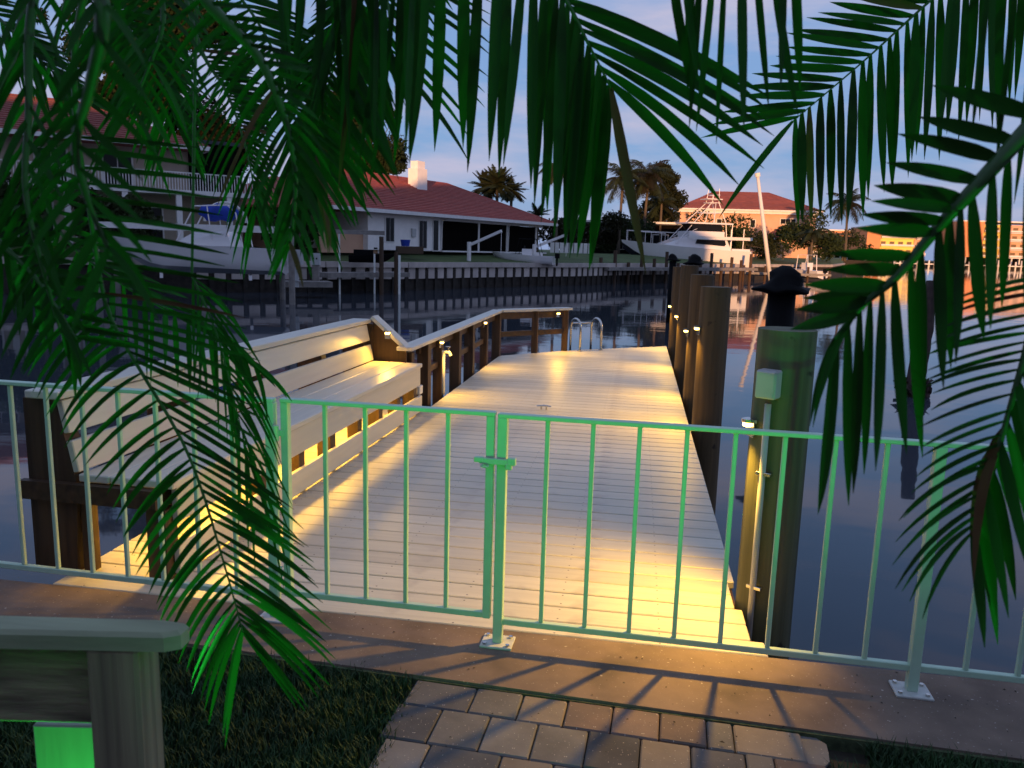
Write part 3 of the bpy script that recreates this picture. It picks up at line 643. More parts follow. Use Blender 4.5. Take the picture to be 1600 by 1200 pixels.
# ------------------------------------------------------------------ local frames for buildings
class Fr:
    def __init__(s, o, yaw): s.o = Vector(o); s.u = Vector((math.cos(yaw), math.sin(yaw), 0)); s.v = Vector((-s.u.y, s.u.x, 0))
    def p(s, a, b2, c): return s.o + s.u * a + s.v * b2 + Zv * c
    def box(s, mb, a0, a1, b0, b1, c0, c1): return mb.obox(s.p((a0 + a1) / 2, (b0 + b1) / 2, (c0 + c1) / 2), s.u, s.v, Zv, (a1 - a0) / 2, (b1 - b0) / 2, (c1 - c0) / 2)
    def part(s, name, M, parent, *bx):
        mb = MB(); s.box(mb, *bx); return mb.build(name, M, parent)
def hip_roof(fr, a0, a1, b0, b1, z0, rise, parent, M, rows=0, over=.6, gable_left=False, th=.16):
    a0 -= over; a1 += over; b0 -= over; b1 += over; hb = (b1 - b0) / 2; bm_ = (b0 + b1) / 2
    rl = a0 if gable_left else a0 + hb; rr = max(a1 - hb, rl + .1)
    A, B, C, D = fr.p(a0, b0, z0), fr.p(a1, b0, z0), fr.p(a1, b1, z0), fr.p(a0, b1, z0); E_, G_ = fr.p(rl, bm_, z0 + rise), fr.p(rr, bm_, z0 + rise)
    mb = MB(); dn = Vector((0, 0, -th))
    mb.add([A, B, C, D, E_, G_, A + dn, B + dn, C + dn, D + dn], [(0, 1, 5, 4), (1, 2, 5), (2, 3, 4, 5), (3, 0, 4), (1, 0, 6, 7), (2, 1, 7, 8), (3, 2, 8, 9), (0, 3, 9, 6), (6, 9, 8, 7)])
    ro = mb.build('roof', M, parent)
    for k in range(rows):                                   # courses of tile on the front slope and the right hip
        f0 = (k + .02) / rows; f1 = (k + .98) / rows
        l0, r0_ = lerp(A, E_, f0), lerp(B, G_, f0); l1, r1_ = lerp(A, E_, f1), lerp(B, G_, f1)
        up1 = Vector((0, 0, .085)); up2 = Vector((0, 0, .02))
        MB().add([l0 + up1, r0_ + up1, r1_ + up2, l1 + up2, l0, r0_], [(0, 1, 2, 3), (4, 5, 1, 0)]).build('tile_course', M, ro)
        q0_, q1_ = lerp(B, G_, f0), lerp(C, G_, f0); q2, q3 = lerp(C, G_, f1), lerp(B, G_, f1)
        MB().add([q0_ + up1, q1_ + up1, q2 + up2, q3 + up2, q0_, q1_], [(0, 1, 2, 3), (4, 5, 1, 0)]).build('tile_course', M, ro)
    rc = MB(); rc.tube([E_, G_], .12, 6); rc.tube([G_, B], .11, 6); rc.tube([G_, C], .11, 6)
    rc.build('ridge_cap', M, ro)
    ft = MB(); s_ = fr
    fr.box(ft, a0, a1, b0 - .12, b0 - .005, z0 - th - .06, z0 + .03); fr.box(ft, a1 + .005, a1 + .12, b0, b1, z0 - th - .06, z0 + .03)
    ft.build('gutter', m_trim, ro)
    return ro
def window(fr, parent, a0, a1, c0, c1, b=0.0, M=None, mull=1, nm='window'):
    wn_ = fr.part(nm, m_trim, parent, a0 - .08, a1 + .08, b - .05, b - .004, c0 - .08, c1 + .08)
    for k in range(mull):
        x0 = lerp(a0, a1, k / mull); x1 = lerp(a0, a1, (k + 1) / mull); fr.part('pane', M or m_glass, wn_, x0 + .03, x1 - .03, b - .075, b - .052, c0, c1)

# ------------------------------------------------------------------ white house with red tile roof
pa = plan(575, 54.5, 1.15); pb = plan(850, 74.5, 1.15); d = pb - pa
H1 = Fr(pa, math.atan2(d.y, d.x)); LN = d.length
wh = thing('tile_roof_house', 'low white house with red tile roof and dark screened porch across the canal', 'house', pa)
WH = 2.62
def apx(px_):                                            # distance along the facade of a bearing
    r_ = ray(px_, 385); t_ = (H1.o - CAM).dot(H1.v) / r_.dot(H1.v); return (CAM + r_ * t_ - H1.o).dot(H1.u)
pc = apx(687)
H1.part('wall', m_stucco, wh, 0, pc, 0, 13, 0, WH)
H1.part('wall', m_screen, wh, pc, LN - .3, 2.6, 13, 0, WH)
H1.part('porch_floor', m_trim, wh, pc, LN, -.3, 2.6, -.06, .05)
pp = [apx(689), apx(749), apx(793), apx(838)]
for a in pp: H1.part('porch_post', m_trim, wh, a - .10, a + .10, .05, .25, .05, WH)
H1.part('porch_beam', m_trim, wh, pp[0], LN - .25, .04, .26, WH - .28, WH)
for k in range(3): H1.part('porch_screen', m_screen, wh, pp[k] + .11, pp[k + 1] - .11, .12, .15, .05, WH - .3)
for x0, x1, c0, c1, nm in ((602, 615, .62, 2.25, 'window'), (654, 666, .2, 2.2, 'window'), (676, 684, .05, 2.3, 'door')): window(H1, wh, apx(x0), apx(x1), c0, c1, mull=2 if nm == 'window' else 1, nm=nm)
a = apx(645); H1.part('meter_box', m_grey, wh, a - .22, a + .22, -.14, -.004, 1.0, 1.6)
hip_roof(H1, -5.0, LN, -.2, 13.2, WH + .12, 3.2, wh, m_tile, 22, .7)
for a in (pp[0], pp[2]):
    MB().tube([H1.p(a + .5, -.75, WH + .05), H1.p(a, -.1, WH - .35), H1.p(a, -.05, .1)], .05, 6).build('downspout', m_trim, wh)
cc = plan(652, 66, 1.15); fr2 = Fr(cc, math.atan2(d.y, d.x))
ch = fr2.part('chimney', m_stucco, wh, -.62, .62, -.5, .5, 4.2, 6.6); fr2.part('chimney_cap', m_stucco, ch, -.46, .46, -.38, .38, 6.605, 7.2)
# left wing with terracotta wall
pw = plan(470, 51, .9); lw = Fr(pw, math.atan2(d.y, d.x) - .15)
wl = thing('garden_wall', 'terracotta garden wall with pale end pier beside the white house', 'wall', pw)
lw.part('wall', m_salmon, wl, 1.4, 6.3, 0, .25, 0, 1.35); lw.part('pier', m_stucco, wl, 6.31, 6.75, -.1, .35, 0, 1.5)
tg = plan(485, 58, 1.0); fr3 = Fr(tg, math.atan2(d.y, d.x))
gw = thing('gabled_wing', 'pale gabled wing with red roof left of the white house, behind the fronds', 'house', tg)
fr3.part('wall', m_salmon, gw, -4, 3.8, 0, 8, 0, 2.9)
hip_roof(fr3, -4, 3.8, 0, 8, 3.0, 2.4, gw, m_tile, 10, .6)

# ------------------------------------------------------------------ two-storey house at the left
pa2 = plan(-90, 42, 1.1); pb2 = plan(395, 51, 1.1); d2 = pb2 - pa2
H2 = Fr(pa2, math.atan2(d2.y, d2.x)); L2 = d2.length
h2 = thing('two_storey_house', 'two storey house with red tile roof and white balcony railing at the left', 'house', pa2)
H2.part('ground_floor_wall', m_tan, h2, 0, L2, 2.2, 12, 0, 3.1)
H2.part('balcony_slab', m_trim, h2, -1, L2 + .2, -.1, 2.2, 3.1, 3.38)
H2.part('upper_wall', m_tan, h2, 0, L2 * .80, 2.2, 12, 3.38, 6.0)
H2.part('screen_porch', m_screen, h2, L2 * .80, L2, 2.0, 8, 3.38, 6.4)
H2.part('porch_roof', m_hull_dark, h2, L2 * .76, L2 + .3, 1.4, 9, 6.41, 6.62)
rl_ = MB(); H2.box(rl_, -1, L2 + .2, -.06, .0, 4.38, 4.44); rb = rl_.build('balcony_rail', m_trim, h2)
bm0 = MB(); H2.box(bm0, 0, .045, -.05, -.01, 3.38, 4.38); bme = bm0.mesh('baluster', m_trim, H2.p(0, 0, 3.38))
a = -1.0; k = 0
while a < L2 + .15: place('baluster', bme, H2.p(a, 0, 3.38), rb); a += .16; k += 1
for a in range(0, int(L2) + 1, 3):
    H2.part('column', m_trim, h2, a - .16, a + .16, -.05, .27, 0, 3.1)
for a in (1.5, 4.5, 7.5, 10.5): window(H2, h2, a - .9, a + .9, .1, 2.3, 2.2, mull=2, nm='sliding_door')
for a in (2.0, 5.5, 9.0): window(H2, h2, a - .8, a + .8, 3.6, 5.4, 2.2, mull=2)
ar = []
for k in range(13): an = math.pi * k / 12; ar.append(H2.p(L2 - 1.7 - 1.25 * math.cos(an), -.12, 1.55 + 1.2 * math.sin(an)))
MB().tube(ar, .10, 6).build('arch', m_trim, h2)
hip_roof(H2, -4, L2 * .80, .9, 12, 6.05, 2.7, h2, m_tile2, 16, .8)

# ------------------------------------------------------------------ boats
def hull(Lh, Bh, Dh, fr, M, parent, name='hull', flare=.5, sheer=.35, z0=0.0, bottom=None, split=.38):
    """stern at 0, bow at Lh along fr.u"""
    ns, nr = 15, 7; vs = []; fs = []; mats_bot = []
    for i in range(ns):
        f_ = i / (ns - 1); hw = Bh / 2 * (1 - max(0, (f_ - .42) / .58) ** 2.2) ** .8 if f_ < 1 else 0.0
        keel = Dh * (.0 + .95 * max(0, (f_ - .70) / .30) ** 2.0); top = Dh * (1 + sheer * f_ ** 2)
        for j in range(nr):
            g_ = j / (nr - 1)
            if g_ < split: x = hw * (.80 - flare * .28 * f_) * (g_ / split); z = keel + Dh * .18 * (g_ / split) * (1 + f_)
            else:
                h = (g_ - split) / (1 - split); x = hw * lerp(.80 - flare * .28 * f_, 1, h ** .8); zz = keel + Dh * .18 * (1 + f_); z = lerp(min(zz, top - .01), top, h)
            vs.append((f_ * Lh + (max(0, z / Dh - .5) * Lh * .05 if f_ > .8 else 0), x, z + z0))
    P = [fr.p(a, b2, c) for a, b2, c in vs] + [fr.p(a, -b2, c) for a, b2, c in vs]; K = ns * nr
    low = []
    for i in range(ns - 1):
        for j in range(nr - 1):
            a = i * nr + j; f1 = (a, a + 1, a + nr + 1, a + nr); f2 = (K + a, K + a + nr, K + a + nr + 1, K + a + 1)
            (low if bottom and j < nr * split - 1 else fs).extend([f1, f2])
    fs.append(tuple(range(nr)) + tuple(K + j for j in range(nr - 1, -1, -1)))
    for i in range(ns - 1):
        a = i * nr + nr - 1; fs.append((a, K + a, K + a + nr, a + nr))
    mb = MB(); mb.add(P, fs); o = mb.build(name, M, parent); autosmooth(o, 40)
    if bottom:
        mb = MB(); mb.add(P, low); q = mb.build('bottom', bottom, parent); autosmooth(q, 40)
    return o
def outboard(fr, parent, a, b2, z, s_, M=None):
    ob = MB(); fr.box(ob, a - .35 * s_, a + .25 * s_, b2 - .2 * s_, b2 + .2 * s_, z, z + .65 * s_); o = ob.build('outboard_motor', M or m_black, parent)
    lg = MB(); fr.box(lg, a - .15 * s_, a + .08 * s_, b2 - .06 * s_, b2 + .06 * s_, z - 1.0 * s_, z - .003); lg.build('outboard_leg', M or m_black, o)
    sk = MB(); fr.box(sk, a - .32 * s_, a + .02 * s_, b2 - .14 * s_, b2 + .14 * s_, z - .74 * s_, z - .70 * s_); sk.build('cavitation_plate', M or m_black, o)

# left boat on a lift with blue canvas
pl = plan(446, 40, -.15); f_ = Fr(pl, math.pi + .18)
bt = thing('boat', 'white powerboat with blue folded canvas top, raised on a lift behind the left fronds', 'boat', pl)
hull(8.4, 2.5, 1.30, f_, m_gel, bt, bottom=m_grayhull)
f_.part('gunwale_stripe', m_trim, bt, .1, 6.8, -1.27, -1.245, 1.08, 1.22)
cb = MB()
cb.add([f_.p(2.4, -.9, 1.36), f_.p(5.4, -.75, 1.4), f_.p(5.4, .75, 1.4), f_.p(2.4, .9, 1.36), f_.p(2.7, -.8, 2.1), f_.p(4.3, -.65, 2.05), f_.p(4.3, .65, 2.05), f_.p(2.7, .8, 2.1)], [(0, 1, 5, 4), (1, 2, 6, 5), (2, 3, 7, 6), (3, 0, 4, 7), (4, 5, 6, 7)])
cb.build('cabin', m_gel, bt)
cv = MB(); ns = 9
for k in range(ns):
    pass
cv.tube([f_.p(lerp(2.3, 4.3, k / 8), 0, 3.02 + .07 * math.sin(k * 2.1)) for k in range(9)], [.10, .34, .42, .38, .44, .40, .43, .32, .08], 10); cv.build('folded_canvas', m_blue, bt, smooth=True)
fm = MB()
for bb in (-.8, .8):
    fm.tube([f_.p(1.9, bb, 1.36), f_.p(2.2, bb, 3.0), f_.p(2.6, bb, 3.38), f_.p(4.2, bb, 3.3), f_.p(5.2, bb, 1.5)], .035, 6); fm.tube([f_.p(3.4, bb, 1.5), f_.p(3.6, bb, 3.35)], .03, 6)
for aa, zz in ((2.6, 3.38), (4.2, 3.3)): fm.tube([f_.p(aa, -.8, zz), f_.p(aa, .8, zz)], .03, 6)
fm.build('tube_frame', m_alu, bt)
outboard(f_, bt, -.45, 0, .55, 1.15, m_grey)
lf = thing('boat_lift', 'timber and white beam boat lift holding the powerboat at the left', 'boat lift', plan(400, 40, WZ))
for px_, dd_ in ((440, 41.5), (455, 38.2), (150, 38.0), (180, 42)):
    q = plan(px_, dd_, WZ - 1); MB().tube([q, q + Vector((0, 0, 4.6))], .15, 10).build('lift_pile', m_greydock, lf)
q0_ = plan(455, 38.2, 2.1); q1_ = plan(150, 38.0, 2.1); MB().beam(q0_, q1_, .2, .28).build('lift_beam', m_trim, lf)
q0_ = plan(440, 41.5, 2.1); q1_ = plan(180, 42, 2.1); MB().beam(q0_, q1_, .2, .28).build('lift_beam', m_trim, lf)
for px_ in (250, 390): a_ = plan(px_, 38.2, -.28); b_ = plan(px_, 42, -.28); MB().beam(a_, b_, .15, .2).build('cradle_beam', m_alu, lf)

# small open boat on davits before the lawn
ps_ = plan(866, 64.5, .55); f_ = Fr(ps_, math.pi - .05)
sb_ = thing('skiff', 'small white open boat hanging from davits at the seawall', 'boat', ps_)
hull(5.0, 1.9, .75, f_, m_gel, sb_, z0=-.35, bottom=m_grayhull)
f_.part('console', m_gel, sb_, 1.8, 2.6, -.4, .4, .30, .95); f_.part('windscreen', m_glass, sb_, 2.45, 2.5, -.35, .35, .955, 1.2)
f_.part('seat', m_trim, sb_, 1.0, 1.5, -.4, .4, .3, .62); outboard(f_, sb_, -.25, 0, .25, .62)
bi = MB()
for bb in (-.7, .7): bi.tube([f_.p(1.0, bb, .35), f_.p(1.4, bb, 1.75), f_.p(2.8, bb, 1.75), f_.p(3.1, bb, .4)], .025, 6)
bi.build('top_frame', m_black, sb_)
for k, (px_, dd_) in enumerate(((733, 59.5), (835, 66))):
    q = plan(px_, dd_, CZ)
    dv = thing('boat_davit', ('white davit arm rising left of the small skiff', 'white davit arm behind the small skiff')[k], 'davit', q, 'boat davits')
    MB().tube([q, q + Vector((0, 0, 1.5))], .16, 8).build('pedestal', m_trim, dv)
    e = plan(px_ + 50, dd_ - 1.2, 2.75); MB().beam(q + Vector((0, 0, 1.25)), e, .16, .2).build('arm', m_trim, dv)
    MB().tube([e, Vector((e.x, e.y, 1.0))], .02, 5).build('cable', m_alu, dv)

# sport fishing boat
pf = plan(1160, 96, -.1); f_ = Fr(pf, math.pi + .42)
sf = thing('sportfishing_boat', 'large white sportfishing boat with tall tuna tower moored at the far dock', 'boat', pf)
hull(15.2, 4.6, 2.3, f_, m_gel, sf, flare=.9, sheer=.42, z0=-.3, bottom=m_navy, split=.34)
cb = MB(); cb.add([f_.p(2.6, -1.9, 2.0), f_.p(11.2, -1.3, 2.5), f_.p(11.2, 1.3, 2.5), f_.p(2.6, 1.9, 2.0), f_.p(3.2, -1.7, 3.4), f_.p(8.4, -1.3, 3.5), f_.p(8.4, 1.3, 3.5), f_.p(3.2, 1.7, 3.4)], [(0, 1, 5, 4), (1, 2, 6, 5), (2, 3, 7, 6), (3, 0, 4, 7), (4, 5, 6, 7)]); cb.build('cabin', m_gel, sf)
cg = MB(); cg.add([f_.p(3.2, 1.80, 2.5), f_.p(7.2, 1.62, 2.75), f_.p(7.0, 1.54, 3.25), f_.p(3.4, 1.72, 3.2)], [(0, 1, 2, 3)]); cg.build('cabin_window', m_glass, sf)
f_.part('hardtop', m_gel, sf, 2.4, 8.3, -1.65, 1.65, 5.05, 5.22)
f_.part('bridge_coaming', m_gel, sf, 3.4, 8.0, -1.5, 1.5, 3.51, 4.2)
f_.part('bridge_enclosure', m_glass, sf, 3.8, 7.6, -1.4, 1.4, 4.205, 5.045)
f_.part('cockpit_side', m_gel, sf, .2, 2.6, 1.7, 2.1, 1.7, 2.25)
tw = MB()
for bb in (-1.45, 1.45):
    tw.tube([f_.p(9.6, bb, 2.7), f_.p(7.3, bb * .8, 5.2), f_.p(4.9, bb * .5, 7.6)], .05, 6); tw.tube([f_.p(3.0, bb, 2.6), f_.p(3.2, bb * .9, 5.2), f_.p(4.0, bb * .5, 7.6)], .05, 6)
    tw.tube([f_.p(5.5, bb, 3.5), f_.p(4.6, bb * .7, 5.6), f_.p(4.4, bb * .5, 7.6)], .045, 6); tw.tube([f_.p(7.6, bb, 4.2), f_.p(5.4, bb * .8, 5.2)], .04, 6); tw.tube([f_.p(8.6, bb, 3.5), f_.p(6.0, bb * .8, 5.2)], .04, 6)
    tw.tube([f_.p(2.4, bb, 2.0), f_.p(2.4, bb, 5.1)], .05, 6); tw.tube([f_.p(.8, bb, 2.0), f_.p(.8, bb, 4.6)], .05, 6)
    tw.tube([f_.p(4.0, bb * .5, 7.6), f_.p(4.0, bb * .45, 9.2)], .035, 6); tw.tube([f_.p(4.9, bb * .5, 7.6), f_.p(4.7, bb * .45, 9.2)], .035, 6)
for zz, a0, a1 in ((7.6, 3.8, 5.2), (8.5, 3.9, 4.8), (6.4, 3.5, 6.0)):
    for bb in (-.7, .7): tw.tube([f_.p(a0, bb, zz), f_.p(a1, bb, zz)], .04, 6)
    for aa in (a0, a1): tw.tube([f_.p(aa, -.7, zz), f_.p(aa, .7, zz)], .04, 6)
tw.build('tuna_tower', m_alu, sf)
f_.part('tower_top', m_gel, sf, 3.6, 5.6, -.9, .9, 7.95, 8.05)
br_ = MB()
for bb in (-1, 1):
    pr = [(9.5, 1.75), (11.5, 1.4), (13.3, .9), (15.2, .15)]
    br_.tube([f_.p(a, bb * b2, 3.6 + .03 * a) for a, b2 in pr], .04, 6)
    for a, b2 in pr: br_.tube([f_.p(a, bb * b2, 2.3), f_.p(a, bb * b2, 3.6 + .03 * a)], .03, 5)
br_.build('bow_rail', m_alu, sf)
f_.part('awning_beam', m_yellow if False else m_trim, sf, .2, 8.6, 2.25, 2.5, 3.25, 3.6)
# far dock with posts
fd = thing('far_dock', 'grey timber dock with posts in front of the sportfishing boat', 'dock', plan(1060, 84, WZ))
a_ = plan(940, 72, -.1); b_ = plan(1175, 90, -.1); MB().beam(a_, b_, 2.0, .3).build('deck', m_greydock, fd)
for k in range(14):
    q = a_.lerp(b_, k / 13); MB().tube([Vector((q.x, q.y, -3)), Vector((q.x, q.y, (.9, 1.6, .5, 1.2)[k % 4]))], .17, 8).build('post', m_brown_z, fd)
a_ = plan(1165, 92, -.6); b_ = plan(1300, 92, -.6); MB().beam(a_, b_, 1.2, .25).build('finger_pier', m_greydock, fd)
for k in range(5): q = a_.lerp(b_, k / 4 + 0.0); MB().tube([Vector((q.x, q.y, -3)), Vector((q.x, q.y, .3))], .14, 8).build('post', m_brown_z, fd)
# platforms and posts on the left bank
ld_ = thing('timber_landing', 'grey timber landing with pale pipe posts below the terracotta wall', 'dock', plan(560, 50, WZ))
a_ = plan(500, 46.5, -.35); b_ = plan(628, 51, -.35); MB().beam(a_, b_, 1.6, .28).build('deck', m_greydock, ld_)
for px_, dd_, zz, M, rr in ((530, 47, 2.1, m_pvc, .06), (585, 48.5, .95, m_pvc, .06), (596, 47.5, 2.0, m_brown_z, .14), (619, 48.5, 1.1, m_brown_z, .13), (624, 48.4, .9, m_pvc, .08)):
    q = plan(px_, dd_, -2.6); MB().tube([q, Vector((q.x, q.y, zz))], rr, 10).build('post', M, ld_)
a_ = plan(515, 46, 2.2); b_ = plan(600, 47.6, 2.2); MB().beam(a_, b_, .22, .25).build('lift_beam', m_greydock, ld_)
q = plan(493, 44, -.6); ut = thing('dock_pedestal', 'grey utility pedestal with two sockets standing on the left landing', 'utility box', q)
fz = Fr(q, YAW); fz.part('stand', m_greydock, ut, -.18, .18, -.12, .12, 0, .9); fz.part('box', m_grey, ut, -.24, .24, -.16, .16, .905, 1.55)
for dx in (-.09, .09): fz.part('socket', m_black, ut, dx - .04, dx + .04, -.175, -.165, 1.2, 1.3)
a_ = plan(440, 43, -.75); b_ = plan(515, 44, -.75); MB().beam(a_, b_, 1.6, .3).build('deck', m_greydock, ld_)
q = plan(545, 49, .38); jt = thing('jet_ski', 'dark covered jet ski parked on the landing by the terracotta wall', 'watercraft', q); fz = Fr(q, .3)
hull(2.7, 1.0, .45, fz, m_black, jt); fz.part('seat', m_black, jt, .3, 1.5, -.22, .22, .455, .8); fz.part('handlebar', m_black, jt, 1.55, 1.75, -.4, .4, .85, .95)
q = plan(640, 55, .95); pt = thing('planter_box', 'low brown planter box with blue pot at the lawn corner', 'planter', q); fz = Fr(q, .5)
fz.part('box', m_brown_y, pt, -.9, .9, -.4, .4, 0, .5); MB().tube([fz.p(-.3, 0, .51), fz.p(-.3, 0, .95)], [.28, .36], 12).build('pot', m_blue, pt)

# leaning spar, black capped posts
q0_ = plan(1208, 88, -1.2); q1_ = at(1184, 276, 86)
mst = thing('leaning_spar', 'pale weathered spar leaning left beside the far dock', 'pole', q0_)
MB().tube([q0_, q0_.lerp(q1_, .5), q1_], [.24, .21, .18], 10).build('shaft', m_trim, mst, smooth=True); MB().tube([q1_, q1_ + (q1_ - q0_).normalized() * .4], .3, 10).build('head', m_trim, mst)
def capped(px_, dd_, zt, s_, label, M=None):
    q = plan(px_, dd_, WZ - .5); t_ = thing('capped_post', label, 'post', q, 'posts with black hat shaped caps')
    MB().tube([q, Vector((q.x, q.y, zt - .35 * s_))], .38 * s_, 14).build('post', m_black, t_, smooth=True)
    prof = [(.60, -.36), (.95, -.30), (1.0, -.24), (.62, -.12), (.55, .10), (.46, .26), (.26, .36), (.03, .40)]
    cp_ = MB(); cp_.tube([Vector((q.x, q.y, zt + b2 * s_)) for a, b2 in prof], [a * s_ * .78 for a, b2 in prof], 18); 
    for v_ in cp_.v:
        k_ = .10 * s_; v_.x += k_ * math.sin(v_.z * 9 + v_.y * 7 + px_); v_.y += k_ * math.cos(v_.x * 8 + px_); v_.z += k_ * .5 * math.sin(v_.x * 11)
    cp_.build('cap', m_black, t_, smooth=True)
capped(1228, 16.5, 1.00, .76, 'large black post with hat shaped cap behind the piling with the electrical box')
capped(1053, 34, 1.30, .40, 'smaller black capped post left, above the brown pilings')
capped(1086, 29, 1.28, .50, 'wider black capped post right, just behind the brown pilings')
q = plan(1290, 100, -1.3); f_ = Fr(q, 2.2)
cbt = thing('moored_boats', 'white open boat with jumbled gear moored past the far dock', 'boat', q); hull(6.5, 2.2, 1.0, f_, m_gel, cbt, bottom=m_navy)
f_.part('console', m_gel, cbt, 2.2, 3.2, -.5, .5, 1.05, 2.0); outboard(f_, cbt, -.3, 0, .8, .8); ff = MB()
for bb in (-.8, .8): ff.tube([f_.p(1.8, bb, 1.0), f_.p(2.0, bb, 3.0), f_.p(3.6, bb, 3.0), f_.p(3.8, bb, 1.0)], .05, 6)
ff.build('top_frame', m_alu, cbt); cbt.name = 'moored_boat'; WPOS[cbt.name] = Vector(q)

# ------------------------------------------------------------------ big salmon house, dark shed, apartments
pg = plan(1052, 134, 1.2); pg2 = plan(1272, 134, 1.2); dg = pg2 - pg
H3 = Fr(pg, math.atan2(dg.y, dg.x) - .06); L3 = dg.length
sh3 = thing('salmon_house', 'large salmon two storey house with red hip roof behind the fishing boat', 'house', pg)
H3.part('wall', m_salmon, sh3, .8, L3 - .6, 0, 13, 0, 7.1); H3.part('eave_band', m_trim, sh3, .2, L3, -.6, 13.6, 7.11, 7.6)
hip_roof(H3, .8, L3 - .6, 0, 13, 7.75, 3.3, sh3, m_tile2, 14, .8)
for a, ww in ((7.0, .8), (12.6, .8)): window(H3, sh3, a, a + ww, 4.9, 6.1)
window(H3, sh3, L3 - 6.4, L3 - 3.9, 5.6, 6.4, mull=3)
for a in (3.0, 9.5, 16): window(H3, sh3, a, a + 1.6, 1.0, 3.0, mull=2)
H3.part('porch_wall', m_salmon, sh3, L3 - 9, L3 - 2.4, -4.5, -.004, 0, 3.0)
f4 = Fr(H3.p(L3 - 9, -4.5, 0), math.atan2(dg.y, dg.x) - .06); hip_roof(f4, 0, 6.6, 0, 6.0, 3.1, 2.2, sh3, m_tile2, 8, .6)
qd = plan(880, 106, 1.2); fs_ = Fr(qd, YAW)
shd = thing('dark_flat_building', 'long dark flat roofed building behind the palm trees', 'building', qd); fs_.part('wall', m_screen, shd, 0, 19, 0, 8, 0, 3.9); fs_.part('roof_edge', m_hull_dark, shd, -.4, 19.4, -.5, 8.5, 3.91, 4.25); fs_.part('fascia', m_trim, shd, -.45, 19.45, -.56, -.505, 4.05, 4.3)
for a in (2, 7, 12, 16): window(fs_, shd, a, a + 2.0, .6, 2.6, mull=2)
qf = plan(860, 90, 1.1); wf = thing('white_fence', 'low white fence and chairs at the far lawn edge', 'fence', qf); fz = Fr(qf, YAW + .1)
for k in range(9): fz.part('board', m_trim, wf, k * .55, k * .55 + .45, 0, .06, 0, 1.2)
def condo(px0, px1, dd_, floors, label, pattern):
    a_ = plan(px0, dd_, .5); b_ = plan(px1, dd_, .5); dc = b_ - a_; f_ = Fr(a_, math.atan2(dc.y, dc.x)); Lc = dc.length
    t_ = thing('apartment_block', label, 'building', a_, 'apartments on the opposite shore'); fh = 3.35; Ht = floors * fh + 2.6; x = 0
    tot = sum(w_ for w_, _ in pattern)
    f_.part('arcade', m_screen, t_, .3, Lc - .3, 1.0, 16, 0, 2.6)
    for k in range(int(Lc / 3.2)): f_.part('column', m_trim, t_, k * 3.2 + .4, k * 3.2 + .9, -.2, .6, 0, 2.6)
    for w_, ty in pattern:
        x1 = x + w_ / tot * Lc; M = {'o': m_orange, 'y': m_yellow, 's': m_salmon}[ty]; off = {'o': -.8, 'y': .6, 's': 0}[ty]
        f_.part('wall', M, t_, x + .01, x1 - .01, off, 16, 2.6, Ht + (.9 if ty == 'o' else 0))
        if ty != 'o':
            for fl_ in range(floors):
                z = 2.6 + fl_ * fh; sl_ = f_.part('balcony', m_trim if ty == 's' else m_yellow, t_, x + .3, x1 - .3, off - 1.5, off - .005, z - .15, z + .12)
                f_.part('balcony_rail', m_trim, sl_, x + .3, x1 - .3, off - 1.5, off - 1.42, z + .35, z + 1.05)
                nn_ = max(1, int((x1 - x) / 3.6))
                for j in range(nn_):
                    wa = lerp(x, x1, (j + .22) / nn_); wb = lerp(x, x1, (j + .78) / nn_); f_.part('window', m_cglass, t_, wa, wb, off - .06, off - .004, z + .3, z + 2.2)
        x = x1
    f_.part('parapet', m_trim, t_, 0, Lc, .9, 16, Ht + .01 + .9, Ht + 1.5)
condo(1352, 1446, 330, 3, 'orange apartment block with sunlit yellow centre on the opposite shore, left of two', [(1.2, 'o'), (3, 'y'), (1, 's')])
condo(1496, 1720, 325, 4, 'salmon and sunlit yellow apartment block with stacked balconies at the right edge of the shore', [(2.1, 'o'), (1.7, 'y'), (4, 's'), (2, 'y'), (3, 's')])
condo(1240, 1340, 380, 3, 'distant salmon apartment block behind the coconut palm', [(2, 's'), (1.5, 'o')])
sdock = thing('shore_dock', 'row of pale posts of the dock below the apartments', 'dock', plan(1500, 318, WZ))
a_ = plan(1400, 318, -.2); b_ = plan(1700, 318, -.2); MB().beam(a_, b_, 2, .4).build('deck', m_trim, sdock)
for k in range(34): q = a_.lerp(b_, k / 33); MB().tube([Vector((q.x, q.y, -3)), Vector((q.x, q.y, U(.6, 2.4)))], .35, 6).build('post', m_trim, sdock)

# ------------------------------------------------------------------ trees and palms across the water
def leafcloud(blobs, n, size, jit=.5):
    vs = []; fs = []; tot = sum(b_[3] ** 2 for b_ in blobs)
    for (x, y_, z, r, sq) in blobs:
        for _ in range(int(n * r * r / tot)):
            while True:
                d_ = Vector((U(-1, 1), U(-1, 1), U(-1, 1)))
                if .25 < d_.length < 1: break
            d_ = d_.normalized() * (d_.length ** .8 * U(.85, 1.3)); c = Vector((x, y_, z)) + Vector((d_.x * r, d_.y * r, d_.z * r * sq)); s_ = size * U(.5, 1.3)
            a = Vector((U(-1, 1), U(-1, 1), U(-1, 1))).normalized(); b_ = a.cross(Vector((U(-1, 1), U(-1, 1), U(-1, 1)))).normalized(); k = len(vs)
            vs += [c - a * s_, c + b_ * s_ * .5, c + a * s_, c - b_ * s_ * .5]; fs.append((k, k + 1, k + 2, k + 3))
    return vs, fs
